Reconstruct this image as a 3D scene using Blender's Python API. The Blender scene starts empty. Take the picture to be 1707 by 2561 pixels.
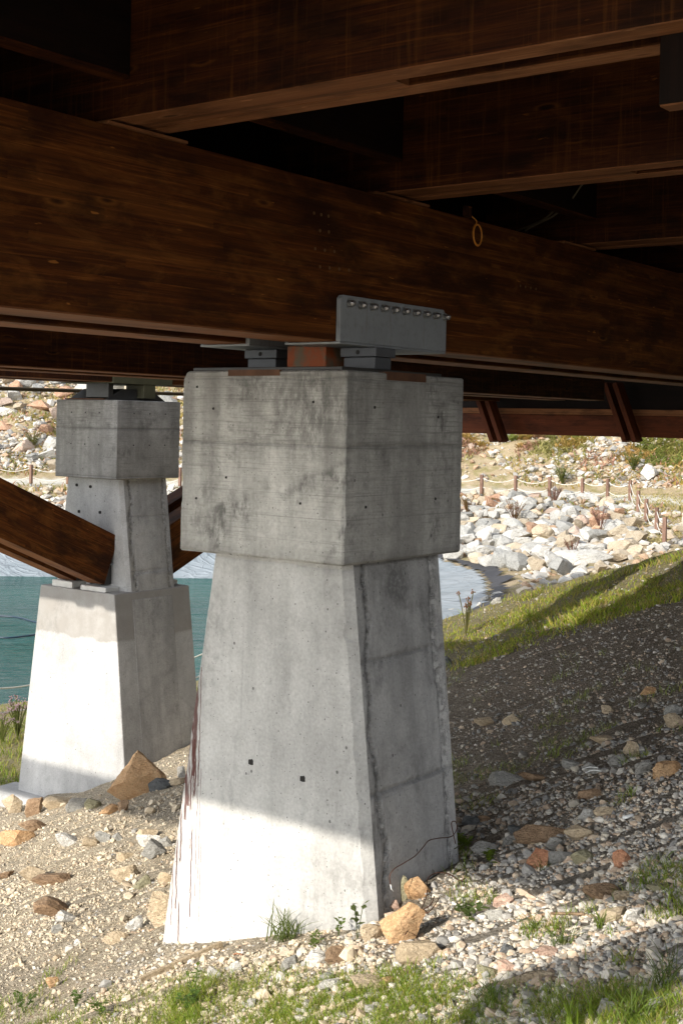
import bpy, math, random
import numpy as np
from mathutils import Vector
random.seed(7); RNG = np.random.default_rng(11)
S = bpy.context.scene; COL = S.collection
# ------------------------------------------------------------------ camera model (photo measured in 1707 x 2561 pixels)
F, ROLL, VP, TH, CX = 3291.4, 0.0207, 1056.9, 0.64389, 853.5
st, ct = math.sin(TH), math.cos(TH); cr, sr = math.cos(ROLL), math.sin(ROLL)
def ray(u, v):
    a = np.asarray(u, float)-CX; b = np.asarray(v, float)-VP
    x = (a*cr+b*sr)/F; z = (a*sr-b*cr)/F
    return np.stack([x*st+ct, -x*ct+st, z], -1)
def onX(u, v, X): R = ray(u, v); return R*(X/R[0])
def onY(u, v, Y): R = ray(u, v); return R*(Y/R[1])
def onZ(u, v, Z): R = ray(u, v); return R*(Z/R[2])
def depth(p): return p[0]*ct+p[1]*st
# ------------------------------------------------------------------ noise and terrain
def _h(i, j, s):
    n = (i*374761393+j*668265263+s*974634777) & 0xffffffff
    n = ((n ^ (n >> 13))*1274126177) & 0xffffffff
    return ((n ^ (n >> 16)) & 0xffff)/65535.0
def vnoise(x, y, s=0):
    xi = np.floor(x).astype(np.int64); yi = np.floor(y).astype(np.int64)
    fx = x-xi; fy = y-yi; fx = fx*fx*(3-2*fx); fy = fy*fy*(3-2*fy)
    a = _h(xi, yi, s); b = _h(xi+1, yi, s); c = _h(xi, yi+1, s); d = _h(xi+1, yi+1, s)
    return (a*(1-fx)+b*fx)*(1-fy)+(c*(1-fx)+d*fx)*fy
def fbm(x, y, o=4, s=0):
    r = 0; w = .5; t = 0
    for k in range(o):
        r = r+w*vnoise(x, y, s+k*17); t += w; w *= .5; x = x*2.03+7.1; y = y*2.03+3.3
    return r/t
LAKE = np.array([(-60,36),(-20,25),(0,21),(10,19.3),(15.3,18.7),(20,17.4),(25,16.6),(29.5,17.6),(33,19.7),(35.6,21.6),(37.6,24.3),(36,28.5),(33,31.8),(29,36.4),(20,47),(0,72),(-60,140)], float)
def sdf(X, Y):
    d = np.full(X.shape, 1e9); ins = np.zeros(X.shape, bool); n = len(LAKE)
    for i in range(n):
        a = LAKE[i]; b = LAKE[(i+1) % n]; e = b-a
        t = np.clip(((X-a[0])*e[0]+(Y-a[1])*e[1])/(e@e), 0, 1)
        d = np.minimum(d, np.hypot(X-a[0]-t*e[0], Y-a[1]-t*e[1]))
        c = (a[1] > Y) != (b[1] > Y)
        ins ^= c & (X < (b[0]-a[0])*(Y-a[1])/(b[1]-a[1]+1e-12)+a[0])
    return np.where(ins, -d, d)
def sstep(a, b, x): t = np.clip((x-a)/(b-a), 0, 1); return t*t*(3-2*t)
def farw(X, Y): return sstep(22, 30, X+np.maximum(0, Y-25))
def terrain(X, Y, rough=True, liner=False):
    X = np.asarray(X, float); Y = np.asarray(Y, float)
    sd = sdf(X, Y); w = farw(X, Y)
    P = np.minimum(-2.006+.16*X-.345*Y, 2.5)
    P = P-.13*sstep(8, 11, X)*sstep(10, 12.5, Y)
    k = .09; near = k*np.logaddexp(P/k, -5.08/k)
    near = near-.42*np.logaddexp(0, (X-18.6)*2.2)/2.2
    near = np.maximum(near, -5.1+.03*np.minimum(np.abs(sd), 8))
    s = np.maximum(sd, 0)
    fb = -4.65+.14*np.minimum(s, 12)+.075*np.clip(s-12, 0, 2.4)+.42*np.clip(s-14.4, 0, 30)+.25*np.clip(s-44.4, 0, 60)
    base = near*(1-w)+fb*w
    if rough:
        nr = (fbm(X*1.1, Y*1.1, 4, 3)-.5)*.16+(fbm(X*6, Y*6, 3, 5)-.5)*.05
        nf = (fbm(X*.35, Y*.35, 4, 9)-.5)*1.6*sstep(14.8, 20, s)+(fbm(X*.9, Y*.9, 4, 8)-.5)*.5*sstep(1, 3, s)*(1-sstep(10.5, 11.8, s))
        base = base+nr*(1-w)*sstep(-1, 1, sd)+nf*w
    e = np.where(w > .3, -4.68, -5.08)
    dd = np.maximum(-sd, 0); sl = .9*(1-sstep(.1, .6, w))+(.14+.26*sstep(25.5, 29, Y))*sstep(.1, .6, w)
    lz = e-sl*np.minimum(dd, 5)-.4*np.clip(dd-5, 0, 6)
    if liner: return np.where(sd > 0, np.minimum(base, 99)+.03, lz+.03)
    return np.where(sd < 0, lz-.08, base)
def ground_hit(u, v, tmax=140.):
    R = ray(u, v); R = R.reshape(-1, 3); n = len(R)
    t = np.full(n, 1.0); done = np.zeros(n, bool); lo = t.copy()
    step = 1.06
    while (~done).any() and t[~done].min() < tmax:
        i = np.where(~done)[0]; tn = t[i]*step
        h = R[i, 2]*tn - terrain(R[i, 0]*tn, R[i, 1]*tn, False)
        hit = h < 0; lo[i] = t[i]; t[i] = tn; done[i[hit]] = True
        if tn.max() > tmax: break
    hi = t.copy(); l = hi/step
    for _ in range(14):
        m = (l+hi)/2; h = R[:, 2]*m-terrain(R[:, 0]*m, R[:, 1]*m)
        hi = np.where(h < 0, m, hi); l = np.where(h < 0, l, m)
    P = R*hi[:, None]; P[:, 2] = terrain(P[:, 0], P[:, 1])
    return P, done
# ------------------------------------------------------------------ materials
def new_mat(name):
    m = bpy.data.materials.new(name); m.use_nodes = True; nt = m.node_tree; nt.nodes.clear()
    o = nt.nodes.new('ShaderNodeOutputMaterial'); b = nt.nodes.new('ShaderNodeBsdfPrincipled')
    nt.links.new(b.outputs[0], o.inputs[0]); return m, nt, b
class NT:
    def __init__(s, nt): s.nt = nt
    def n(s, t, **k):
        x = s.nt.nodes.new('ShaderNode'+t)
        for a, b in k.items(): setattr(x, a, b)
        return x
    def l(s, a, b): s.nt.links.new(a, b)
    def put(s, sock, v):
        if hasattr(v, 'links'): s.l(v, sock)
        else: sock.default_value = v
    def math(s, op, a, b=0.0, c=None):
        x = s.n('Math', operation=op); s.put(x.inputs[0], a); s.put(x.inputs[1], b)
        if c is not None: s.put(x.inputs[2], c)
        return x.outputs[0]
    def mp(s, vec, scale=(1,1,1), loc=(0,0,0)):
        x = s.n('Mapping'); s.l(vec, x.inputs[0]); x.inputs['Scale'].default_value = scale; x.inputs['Location'].default_value = loc; return x.outputs[0]
    def noise(s, vec, sc, det=4, ro=.55, dist=0):
        x = s.n('TexNoise'); s.l(vec, x.inputs['Vector']); x.inputs['Scale'].default_value = sc; x.inputs['Detail'].default_value = det
        x.inputs['Roughness'].default_value = ro; x.inputs['Distortion'].default_value = dist; return x.outputs['Fac']
    def vor(s, vec, sc, feat='F1', out='Distance', rnd=1):
        x = s.n('TexVoronoi', feature=feat); s.l(vec, x.inputs['Vector']); x.inputs['Scale'].default_value = sc; x.inputs['Randomness'].default_value = rnd; return x.outputs[out]
    def ramp(s, f, stops):
        x = s.n('ValToRGB'); s.put(x.inputs[0], f); e = x.color_ramp.elements
        while len(e) < len(stops): e.new(.5)
        for q, (p, c) in zip(e, stops):
            q.position = p; q.color = (c, c, c, 1) if isinstance(c, (int, float)) else (*c, 1)
        return x.outputs[0]
    def mix(s, f, a, b, mode='MIX'):
        x = s.n('Mix', data_type='RGBA', blend_type=mode); s.put(x.inputs[0], f)
        for i, v in ((6, a), (7, b)): s.put(x.inputs[i], v if hasattr(v, 'links') else (*v, 1))
        return x.outputs[2]
    def bump(s, h, st=.5, d=.01, nrm=None):
        x = s.n('Bump'); s.l(h, x.inputs['Height']); x.inputs['Strength'].default_value = st; x.inputs['Distance'].default_value = d
        if nrm is not None: s.l(nrm, x.inputs['Normal'])
        return x.outputs[0]
    def attr(s, n): x = s.n('Attribute', attribute_name=n); return x
def simple(name, c, rough=.6, metal=0., var=.15, sc=9, bump=0.):
    m, nt, b = new_mat(name); g = NT(nt); p = g.n('NewGeometry').outputs['Position']
    f = g.noise(p, sc, 5)
    g.l(g.mix(f, [x*(1-var) for x in c], [min(1, x*(1+var)) for x in c]), b.inputs['Base Color'])
    b.inputs['Roughness'].default_value = rough; b.inputs['Metallic'].default_value = metal
    if bump: g.l(g.bump(g.noise(p, sc*6, 4), bump, .004), b.inputs['Normal'])
    return m
def concrete(name, c0, c1, boards=0., joints=(), stain=.5, rough_lo=0., drip=False, voids=None, patch=None):
    m, nt, b = new_mat(name); g = NT(nt); geo = g.n('NewGeometry'); p = geo.outputs['Position']
    sep = g.n('SeparateXYZ'); g.l(p, sep.inputs[0]); X, Y, Z = sep.outputs
    col = g.mix(g.ramp(g.noise(p, 1.7, 6, .6), [(.3, 0), (.7, 1)]), c0, c1)
    streak = g.noise(g.mp(p, (5, 5, .35)), 1.5, 5, .6)
    col = g.mix(g.math('MULTIPLY', g.ramp(streak, [(.42, 0), (.66, 1)]), min(.8, .6*stain)), col, [x*.6 for x in c0])
    mott = g.noise(p, 7, 6, .65, .4)
    col = g.mix(g.math('MULTIPLY', g.ramp(mott, [(.46, 0), (.68, 1)]), min(.8, .62*stain)), col, [x*.68 for x in c0])
    cloud = g.noise(g.mp(p, (1, 1, .7)), .95, 4, .6); col = g.mix(.34, col, g.ramp(cloud, [(.3, .12), (.7, .88)]), 'OVERLAY')
    fine = g.noise(p, 60, 4, .6)
    col = g.mix(.22, col, g.ramp(fine, [(.25, .15), (.75, .85)]), 'OVERLAY')
    h = g.math('MULTIPLY', mott, .6); h = g.math('ADD', h, g.math('MULTIPLY', fine, .35))
    # pores: two sizes of small air holes
    for sc, th, keep in ((26, .10, .55), (60, .13, .6), (11, .075, .5)):
        x = g.n('TexVoronoi', feature='F1'); g.l(g.mp(p, (1, 1, .8)), x.inputs['Vector']); x.inputs['Scale'].default_value = sc
        hole = g.math('MULTIPLY', g.math('LESS_THAN', x.outputs['Distance'], th), g.math('GREATER_THAN', g.n('SeparateColor').outputs[0] if False else g.math('FRACT', g.math('MULTIPLY', g.bwc(x.outputs['Color']), 7.3)), keep))
        col = g.mix(g.math('MULTIPLY', hole, .75), col, [x_*.18 for x_ in c0]); h = g.math('SUBTRACT', h, g.math('MULTIPLY', hole, .9))
    if boards:
        zz = g.math('ADD', Z, g.math('MULTIPLY', g.noise(p, 1.2, 2), .02))
        fr = g.math('FRACT', g.math('DIVIDE', zz, boards))
        line = g.math('MULTIPLY', g.math('LESS_THAN', fr, .035), g.ramp(g.noise(g.mp(p, (1.2, 1.2, 9)), 2.2, 4), [(.42, 0), (.6, 1)]))
        bid = g.math('FLOOR', g.math('DIVIDE', zz, boards))
        wn = g.n('TexWhiteNoise', noise_dimensions='1D'); g.l(bid, wn.inputs['W'])
        col = g.mix(g.math('MULTIPLY', wn.outputs[0], .16), col, [x*.6 for x in c0])
        grain = g.noise(g.mp(p, (2.2, 2.2, 75)), 1.6, 4, .6)
        pat = g.math('MULTIPLY', g.ramp(g.noise(p, 2.4, 4), [(.36, 0), (.58, 1)]), g.ramp(Z, [(0, .55), (.001, .55)]))
        upz = g.math('MULTIPLY', g.math('GREATER_THAN', Z, -.115), .9); pat = g.math('ADD', pat, g.math('MULTIPLY', pat, upz))
        col = g.mix(g.math('MULTIPLY', g.math('MULTIPLY', g.ramp(grain, [(.52, 0), (.62, 1)]), pat), .6), col, [x*.42 for x in c0])
        col = g.mix(g.math('MULTIPLY', line, .5), col, [x*.4 for x in c0])
        h = g.math('SUBTRACT', h, g.math('MULTIPLY', line, .5)); h = g.math('ADD', h, g.math('MULTIPLY', grain, .5))
    for jz, wd, dk in joints:
        d = g.math('ABSOLUTE', g.math('SUBTRACT', g.math('ADD', Z, g.math('MULTIPLY', g.math('SUBTRACT', g.noise(p, 5, 5, .7), .5), .035)), jz))
        j = g.ramp(g.math('DIVIDE', d, wd), [(0, 1), (.12, .7), (1, 0)])
        col = g.mix(g.math('MULTIPLY', g.math('MULTIPLY', j, dk), g.ramp(g.noise(p, 4.5, 5), [(.3, .2), (.6, 1)])), col, [x*.33 for x in c0])
        thin = g.ramp(g.math('DIVIDE', d, .012), [(0, 1), (1, 0)])
        h = g.math('SUBTRACT', h, g.math('MULTIPLY', thin, .8))
    if patch:
        zn = g.math('ADD', Z, g.math('MULTIPLY', g.math('SUBTRACT', g.noise(p, 3.2, 5, .65), .5), .16))
        pm = g.math('MULTIPLY', g.ramp(g.math('DIVIDE', g.math('SUBTRACT', zn, patch[0]), .03), [(0, 0), (1, 1)]), g.math('LESS_THAN', Z, patch[1]))
        pm = g.math('MULTIPLY', pm, g.ramp(g.noise(p, 5, 5, .6), [(.25, .6), (.6, 1)])); col = g.mix(pm, col, (.30, .285, .265))
    # big soot coloured blotches where damp has stained it
    bl = g.math('MULTIPLY', g.ramp(g.noise(p, 2.4, 5, .62, .6), [(.52, 0), (.66, 1)]), g.ramp(g.noise(g.mp(p, (1, 1, .6)), 19, 5, .72), [(.42, 0), (.58, 1)]))
    col = g.mix(g.math('MINIMUM', g.math('MULTIPLY', bl, .6*stain), .85), col, [x*.3 for x in c0])
    thinl = g.ramp(g.noise(g.mp(p, (42, 42, .5)), 1.0, 2, .5), [(.66, 0), (.74, 1)])
    col = g.mix(g.math('MULTIPLY', thinl, .16 if not boards else .1), col, [x*.45 for x in c0])
    if boards and len(joints) > 2 and stain > 1.2:
        dv = g.n('VectorMath', operation='DISTANCE'); g.l(g.mp(p, (1, 1, .75)), dv.inputs[0]); dv.inputs[1].default_value = (5.16, 4.02, .09)
        bb = g.math('MULTIPLY', g.ramp(g.math('ADD', dv.outputs['Value'], g.math('MULTIPLY', g.math('SUBTRACT', g.noise(p, 7, 5, .7), .5), .35)), [(.08, 1), (.30, 0)]), g.ramp(g.noise(g.mp(p, (1, 1, .4)), 30, 5, .7), [(.40, 0), (.56, 1)]))
        col = g.mix(g.math('MULTIPLY', bb, .75), col, [x*.28 for x in c0])
    if voids:
        dv = g.n('VectorMath', operation='DISTANCE'); g.l(p, dv.inputs[0]); dv.inputs[1].default_value = (5.74, 3.94, -.84)
        bb = g.math('MULTIPLY', g.ramp(g.math('ADD', dv.outputs['Value'], g.math('MULTIPLY', g.math('SUBTRACT', g.noise(p, 14, 5, .7), .5), .22)), [(.08, 1), (.15, 0)]), g.ramp(g.noise(p, 40, 4, .7), [(.35, .3), (.55, 1)]))
        col = g.mix(g.math('MULTIPLY', bb, .72), col, [x*.3 for x in c0])
    if voids:   # honeycombed lines where the form boards met: list of (y plane offset fn) -> uses vertex attribute
        a = g.attr('edge').outputs['Fac']
        hv = g.math('MULTIPLY', g.ramp(g.noise(p, 26, 5, .7), [(.46, 0), (.56, 1)]), a)
        col = g.mix(g.math('MULTIPLY', hv, .8), col, [x*.25 for x in c0]); h = g.math('SUBTRACT', h, g.math('MULTIPLY', hv, 2.5))
    if drip:    # dark red run marks down the lake side corner
        yy = g.math('ADD', Y, g.math('MULTIPLY', Z, .145))   # follows the batter
        for off, wd, z0, z1 in ((5.018, .0085, -2.88, -1.9), (4.938, .0075, -2.72, -1.75), (4.953, .010, -2.35, -1.5), (4.905, .004, -2.6, -1.75), (4.925, .012, -2.06, -1.45), (4.972, .014, -2.12, -1.5), (4.99, .016, -2.2, -1.6), (4.90, .005, -2.0, -1.35), (5.045, .009, -2.7, -2.05), (5.075, .006, -2.8, -2.25), (4.885, .003, -2.5, -1.9), (4.94, .018, -1.95, -1.4), (4.87, .0028, -2.74, -2.3), (5.00, .010, -2.0, -1.4)):
            d = g.math('ABSOLUTE', g.math('SUBTRACT', g.math('ADD', Y, g.math('MULTIPLY', g.math('SUBTRACT', g.noise(g.mp(p, (0, 0, 1), (off*9, 0, 0)), 9, 3), .5), .025)), off))
            inz = g.math('MULTIPLY', g.math('GREATER_THAN', Z, z0), g.math('LESS_THAN', Z, z1))
            k = g.math('MULTIPLY', g.math('LESS_THAN', d, wd*.55), inz)
            brk = g.ramp(g.noise(g.mp(p, (30, 30, 4)), 1, 3), [(.36, 0), (.46, 1)])
            fx = g.math('LESS_THAN', sep.outputs[0], 5.39)
            col = g.mix(g.math('MULTIPLY', g.math('MULTIPLY', g.math('MULTIPLY', k, brk), .85), fx), col, (.085, .022, .016))
    g.l(col, b.inputs['Base Color']); b.inputs['Roughness'].default_value = .88; b.inputs['Specular IOR Level'].default_value = .3
    g.l(g.bump(h, .55, .012), b.inputs['Normal']); return m
def _bwc(s, c): x = s.n('RGBToBW'); s.l(c, x.inputs[0]); return x.outputs[0]
NT.bwc = _bwc
def wood(name, dark, mid, light, lam=.042, seg=1.4, rough=.68, spec=.16, streaks=0., worn=.5):
    m, nt, b = new_mat(name); g = NT(nt); a = g.attr('wc'); v = a.outputs['Vector']
    sep = g.n('SeparateXYZ'); g.l(v, sep.inputs[0]); U, V, W = sep.outputs
    lamid = g.math('FLOOR', g.math('DIVIDE', g.math('ADD', V, g.math('MULTIPLY', W, .31)), lam))
    wn = g.n('TexWhiteNoise', noise_dimensions='1D'); g.l(lamid, wn.inputs['W'])
    sg = g.math('FLOOR', g.math('ADD', g.math('DIVIDE', U, seg), g.math('MULTIPLY', wn.outputs[0], 9)))
    w2 = g.n('TexWhiteNoise', noise_dimensions='2D'); cv = g.n('CombineXYZ'); g.l(lamid, cv.inputs[0]); g.l(sg, cv.inputs[1]); g.l(cv.outputs[0], w2.inputs['Vector'])
    off = g.n('CombineXYZ'); g.l(g.math('MULTIPLY', w2.outputs[0], 40), off.inputs[0]); g.l(g.math('MULTIPLY', wn.outputs[0], 13), off.inputs[1])
    vv = g.n('VectorMath', operation='ADD'); g.l(v, vv.inputs[0]); g.l(off.outputs[0], vv.inputs[1]); vv = vv.outputs[0]
    grain = g.noise(g.mp(vv, (1.1, 34, 34)), 1.6, 6, .62, .8)
    fineg = g.noise(g.mp(vv, (3, 160, 160)), 1.2, 3, .6)
    blot = g.noise(g.mp(v, (1.7, 5, 5)), 1.7, 7, .68, .8)
    col = g.mix(g.ramp(grain, [(.3, 0), (.66, 1)]), dark, mid)
    col = g.mix(g.math('MULTIPLY', g.ramp(grain, [(.56, 0), (.74, 1)]), worn), col, light)
    col = g.mix(g.ramp(w2.outputs[0], [(0, .5), (.4, .2), (.6, 0)]), col, [x*1.2 for x in dark])
    col = g.mix(g.ramp(w2.outputs[0], [(.7, 0), (1, .13)]), col, light)
    col = g.mix(g.math('MULTIPLY', g.ramp(blot, [(.5, 0), (.75, 1)]), worn*.85), col, light)
    col = g.mix(g.math('MULTIPLY', g.ramp(g.noise(g.mp(v, (1, 3, 3), (5, 2, 1)), 2.3, 5, .6), [(.48, 0), (.64, 1)]), .72), col, [x*.5 for x in dark])
    kn = g.n('TexVoronoi', feature='F1'); g.l(g.mp(vv, (.8, 2.6, 2.6)), kn.inputs['Vector']); kn.inputs['Scale'].default_value = 2.2
    kk = g.ramp(kn.outputs['Distance'], [(.0, 1), (.05, .9), (.085, 0)])
    col = g.mix(g.math('MULTIPLY', kk, .8), col, [x*.35 for x in dark])
    ring = g.ramp(kn.outputs['Distance'], [(.07, 0), (.1, 1), (.15, 0)])
    col = g.mix(g.math('MULTIPLY', ring, .35), col, light)
    lin = g.math('LESS_THAN', g.math('FRACT', g.math('DIVIDE', g.math('ADD', V, g.math('MULTIPLY', W, .31)), lam)), .035)
    col = g.mix(g.math('MULTIPLY', lin, .5), col, [x*.4 for x in dark])
    scr = g.ramp(g.noise(g.mp(v, (9, 40, 40), (3, 3, 3)), 1.0, 2, .5), [(.73, 0), (.78, 1)])
    col = g.mix(g.math('MULTIPLY', scr, .35*worn*2), col, [min(1, x*2.4) for x in light])
    if streaks:
        s2 = g.ramp(g.noise(g.mp(v, (34, 1.3, 1.3)), 1.0, 4, .7), [(.55, 0), (.72, 1)])
        col = g.mix(g.math('MULTIPLY', s2, streaks), col, [x*1.5 for x in light])
    g.l(col, b.inputs['Base Color']); b.inputs['Roughness'].default_value = rough; b.inputs['Specular IOR Level'].default_value = spec
    h = g.math('ADD', g.math('MULTIPLY', grain, .7), g.math('MULTIPLY', fineg, .5)); h = g.math('SUBTRACT', h, g.math('MULTIPLY', lin, .8))
    g.l(g.bump(h, .35, .004), b.inputs['Normal']); return m
def rockmat(name, c0, c1, c2, sc=1.0):
    m, nt, b = new_mat(name); g = NT(nt); geo = g.n('NewGeometry'); p = geo.outputs['Position']
    oi = g.n('ObjectInfo').outputs['Random']
    n1 = g.noise(p, 5*sc, 6, .65, .6); n2 = g.noise(g.mp(p, (1, 1.4, 3)), 16*sc, 5, .7, .4)
    col = g.mix(g.ramp(n1, [(.32, 0), (.68, 1)]), c0, c1); col = g.mix(g.ramp(n2, [(.5, 0), (.75, .8)]), col, c2)
    hs = g.n('HueSaturation'); g.l(col, hs.inputs['Color']); hs.inputs['Saturation'].default_value = .95
    g.l(g.math('ADD', g.math('MULTIPLY', oi, .4), .8), hs.inputs['Value']); 
    sp = g.noise(p, 70*sc, 3, .6); col = g.mix(.25, hs.outputs[0], g.ramp(sp, [(.3, .1), (.7, .9)]), 'OVERLAY')
    g.l(col, b.inputs['Base Color']); b.inputs['Roughness'].default_value = .85; b.inputs['Specular IOR Level'].default_value = .25
    h = g.math('ADD', g.math('MULTIPLY', n2, .8), g.math('MULTIPLY', sp, .25)); g.l(g.bump(h, .95, .03/sc), b.inputs['Normal']); return m
def attrmat(name, rough=.8, trans=0., var=0.):
    m, nt, b = new_mat(name); g = NT(nt); c = g.attr('col').outputs['Color']
    if var:
        p = g.n('NewGeometry').outputs['Position']; c = g.mix(var, c, g.ramp(g.noise(p, 45, 4), [(.25, .12), (.75, .88)]), 'OVERLAY')
    g.l(c, b.inputs['Base Color']); b.inputs['Roughness'].default_value = rough; b.inputs['Specular IOR Level'].default_value = .25
    if trans:
        t = g.n('BsdfTranslucent'); g.l(g.mix(.5, c, (.35, .45, .05), 'MIX'), t.inputs[0]); ms = g.n('MixShader'); ms.inputs[0].default_value = trans
        g.l(b.outputs[0], ms.inputs[1]); g.l(t.outputs[0], ms.inputs[2]); g.l(ms.outputs[0], [n for n in nt.nodes if n.type == 'OUTPUT_MATERIAL'][0].inputs[0])
    return m
M = {}
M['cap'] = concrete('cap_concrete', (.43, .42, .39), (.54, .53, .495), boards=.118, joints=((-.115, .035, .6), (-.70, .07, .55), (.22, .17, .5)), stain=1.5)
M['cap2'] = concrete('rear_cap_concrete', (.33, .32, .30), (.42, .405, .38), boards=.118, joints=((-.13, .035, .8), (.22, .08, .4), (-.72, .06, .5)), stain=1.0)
M['shaft'] = concrete('shaft_concrete', (.435, .428, .41), (.495, .487, .468), stain=.6, joints=((-.74, .06, .45),), drip=True)
M['rough'] = concrete('rough_concrete', (.40, .395, .385), (.49, .48, .465), stain=.8, joints=((-1.21, .02, .3), (-1.86, .02, .35), (-.72, .05, .5)), voids=True)
M['base'] = concrete('base_concrete', (.435, .43, .42), (.485, .48, .47), stain=.42, patch=(-2.70, -2.106))
M['patch'] = concrete('patched_concrete', (.28, .265, .245), (.36, .345, .32), stain=.4)
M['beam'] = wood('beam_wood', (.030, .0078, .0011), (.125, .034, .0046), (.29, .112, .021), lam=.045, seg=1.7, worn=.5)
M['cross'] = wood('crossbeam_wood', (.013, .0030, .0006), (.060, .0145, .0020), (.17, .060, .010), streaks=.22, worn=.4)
M['under'] = wood('paler_wood', (.15, .058, .022), (.25, .105, .043), (.36, .18, .09), lam=.3, worn=.4)  # undersides paler, bounce from the sunlit ground partly put into the colour
M['redwood'] = wood('red_wood', (.07, .016, .005), (.13, .032, .010), (.21, .062, .024), lam=.09, worn=.3)
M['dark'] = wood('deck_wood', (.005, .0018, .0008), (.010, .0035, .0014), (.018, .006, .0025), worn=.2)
M['steel'] = simple('grey_painted_steel', (.25, .268, .282), .5, .0, .22, 7, .2)
M['plug'] = simple('wood_plug', (.13, .062, .016), .7)
M['bearing'] = simple('bearing_steel', (.085, .09, .10), .55, .1, .25, 9, .1)  # darker than the other steel: low light under the beams put into colour
M['bolt'] = simple('galvanised_bolt', (.42, .42, .42), .3, .9, .2, 40)
M['darksteel'] = simple('dark_steel', (.05, .048, .045), .5, .2, .3, 12)
M['olive'] = simple('olive_steel', (.085, .08, .045), .6, .1, .3, 8)
M['rust'] = simple('rusty_steel', (.10, .045, .022), .85, .1, .6, 14, .3)
M['mortar'] = simple('white_mortar', (.55, .54, .51), .9, 0, .2, 12, .5)
M['hole'] = simple('hole_dark', (.02, .018, .016), .95)
M['rope'] = simple('white_rope', (.62, .60, .55), .85, 0, .12, 60)
M['post'] = wood('post_wood', (.14, .08, .058), (.22, .135, .10), (.32, .22, .18), lam=.4)
M['yellow'] = simple('orange_cable', (.62, .24, .03), .45)
M['cable'] = simple('cable_sheath', (.11, .085, .05), .55)
M['conduit'] = simple('brown_conduit', (.075, .055, .03), .8, 0, .3, 30, .4)
M['wire'] = simple('rusty_wire', (.10, .042, .025), .7, .3, .3, 20)
M['white'] = simple('white_plastic', (.75, .75, .73), .4)
M['hose'] = simple('blue_black_hose', (.012, .03, .055), .4)
m = M['steel']; nt = m.node_tree; g = NT(nt); b = [q for q in nt.nodes if q.type == 'BSDF_PRINCIPLED'][0]; p = g.n('NewGeometry').outputs['Position']; src = b.inputs['Base Color'].links[0].from_socket
rr_ = g.math('MULTIPLY', g.ramp(g.noise(g.mp(p, (26, 26, 3)), 1.0, 5, .65), [(.58, 0), (.74, 1)]), .5); g.l(g.mix(rr_, g.mix(g.math('MULTIPLY', g.ramp(g.noise(p, 30, 5, .7), [(.5, 0), (.75, 1)]), .35), src, (.10, .10, .10)), (.13, .075, .045)), b.inputs['Base Color'])
m, nt, b = new_mat('orange_paint'); g = NT(nt); p = g.n('NewGeometry').outputs['Position']
g.l(g.mix(g.ramp(g.noise(g.mp(p, (1, 1, .6)), 9, 6, .7), [(.47, 0), (.62, 1)]), (.27, .058, .010), (.13, .10, .06)), b.inputs['Base Color']); b.inputs['Roughness'].default_value = .7; M['orange'] = m
M['r_tan'] = rockmat('tan_rock', (.42, .32, .20), (.52, .42, .29), (.33, .24, .14))
M['r_grey'] = rockmat('grey_rock', (.30, .29, .26), (.40, .385, .35), (.20, .195, .18))
M['r_orange'] = rockmat('orange_rock', (.46, .26, .115), (.56, .37, .20), (.33, .15, .055))
M['r_brown'] = rockmat('brown_rock', (.25, .155, .085), (.34, .23, .14), (.15, .085, .045))
M['r_red'] = rockmat('rust_red_rock', (.40, .16, .075), (.52, .27, .15), (.28, .10, .05))
M['r_white'] = rockmat('pale_rock', (.56, .54, .50), (.66, .63, .57), (.42, .39, .33))
M['r_dark'] = rockmat('slate_rock', (.10, .105, .105), (.15, .155, .155), (.07, .07, .07))
M['r_olive'] = rockmat('olive_rock', (.27, .25, .15), (.36, .33, .21), (.20, .17, .09))
M['r_pink'] = rockmat('pink_rock', (.48, .30, .22), (.56, .40, .31), (.36, .20, .14))
for k in ('white', 'tan', 'red', 'grey', 'pink'):
    src = {'white': ((.43,.42,.395),(.53,.515,.475),(.23,.22,.195)), 'tan': ((.40,.33,.235),(.48,.41,.31),(.28,.20,.125)), 'red': ((.34,.19,.115),(.42,.27,.18),(.20,.10,.06)), 'grey': ((.27,.27,.255),(.36,.355,.335),(.17,.17,.165)), 'pink': ((.42,.31,.245),(.50,.40,.33),(.31,.20,.14))}[k]
    M['b_'+k] = rockmat(k+'_boulder', *src, sc=.42)
M['gravel'] = attrmat('gravel_stone', .85, 0, .35)
M['leaf'] = attrmat('grass_leaf', .55, .38)
# soil
m, nt, b = new_mat('soil'); g = NT(nt); p = g.n('NewGeometry').outputs['Position']; w = g.attr('zone').outputs['Color']
sepc = g.n('SeparateColor'); g.l(w, sepc.inputs[0]); zr, zg, zb = sepc.outputs
n1 = g.noise(p, 1.6, 6, .6); n2 = g.noise(p, 9, 6, .65); n3 = g.noise(p, 48, 5, .7)
tan = g.mix(g.ramp(n2, [(.3, 0), (.7, 1)]), (.45, .375, .265), (.66, .565, .425))
grey = g.mix(g.ramp(n2, [(.3, 0), (.7, 1)]), (.24, .205, .165), (.36, .325, .275))
col = g.mix(g.ramp(n1, [(.42, 0), (.62, 1)]), tan, g.mix(.5, tan, grey))
col = g.mix(zr, col, grey); slope_shade = g.attr('slope_shade').outputs['Fac']; col = g.mix(slope_shade, col, g.mix(g.ramp(n2, [(.3, 0), (.7, 1)]), (.165, .132, .10), (.285, .24, .19)))  # darker brown paints the deck's shade into the right slope's soil
gr = g.mix(n2, (.16, .16, .05), (.40, .34, .16)); col = g.mix(g.math('MULTIPLY', zg, g.ramp(n2, [(.35, .35), (.6, 1)])), col, gr)
hill = g.mix(g.ramp(g.noise(p, .35, 6, .6), [(.4, 0), (.6, 1)]), (.42, .33, .21), (.50, .41, .28))
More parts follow.
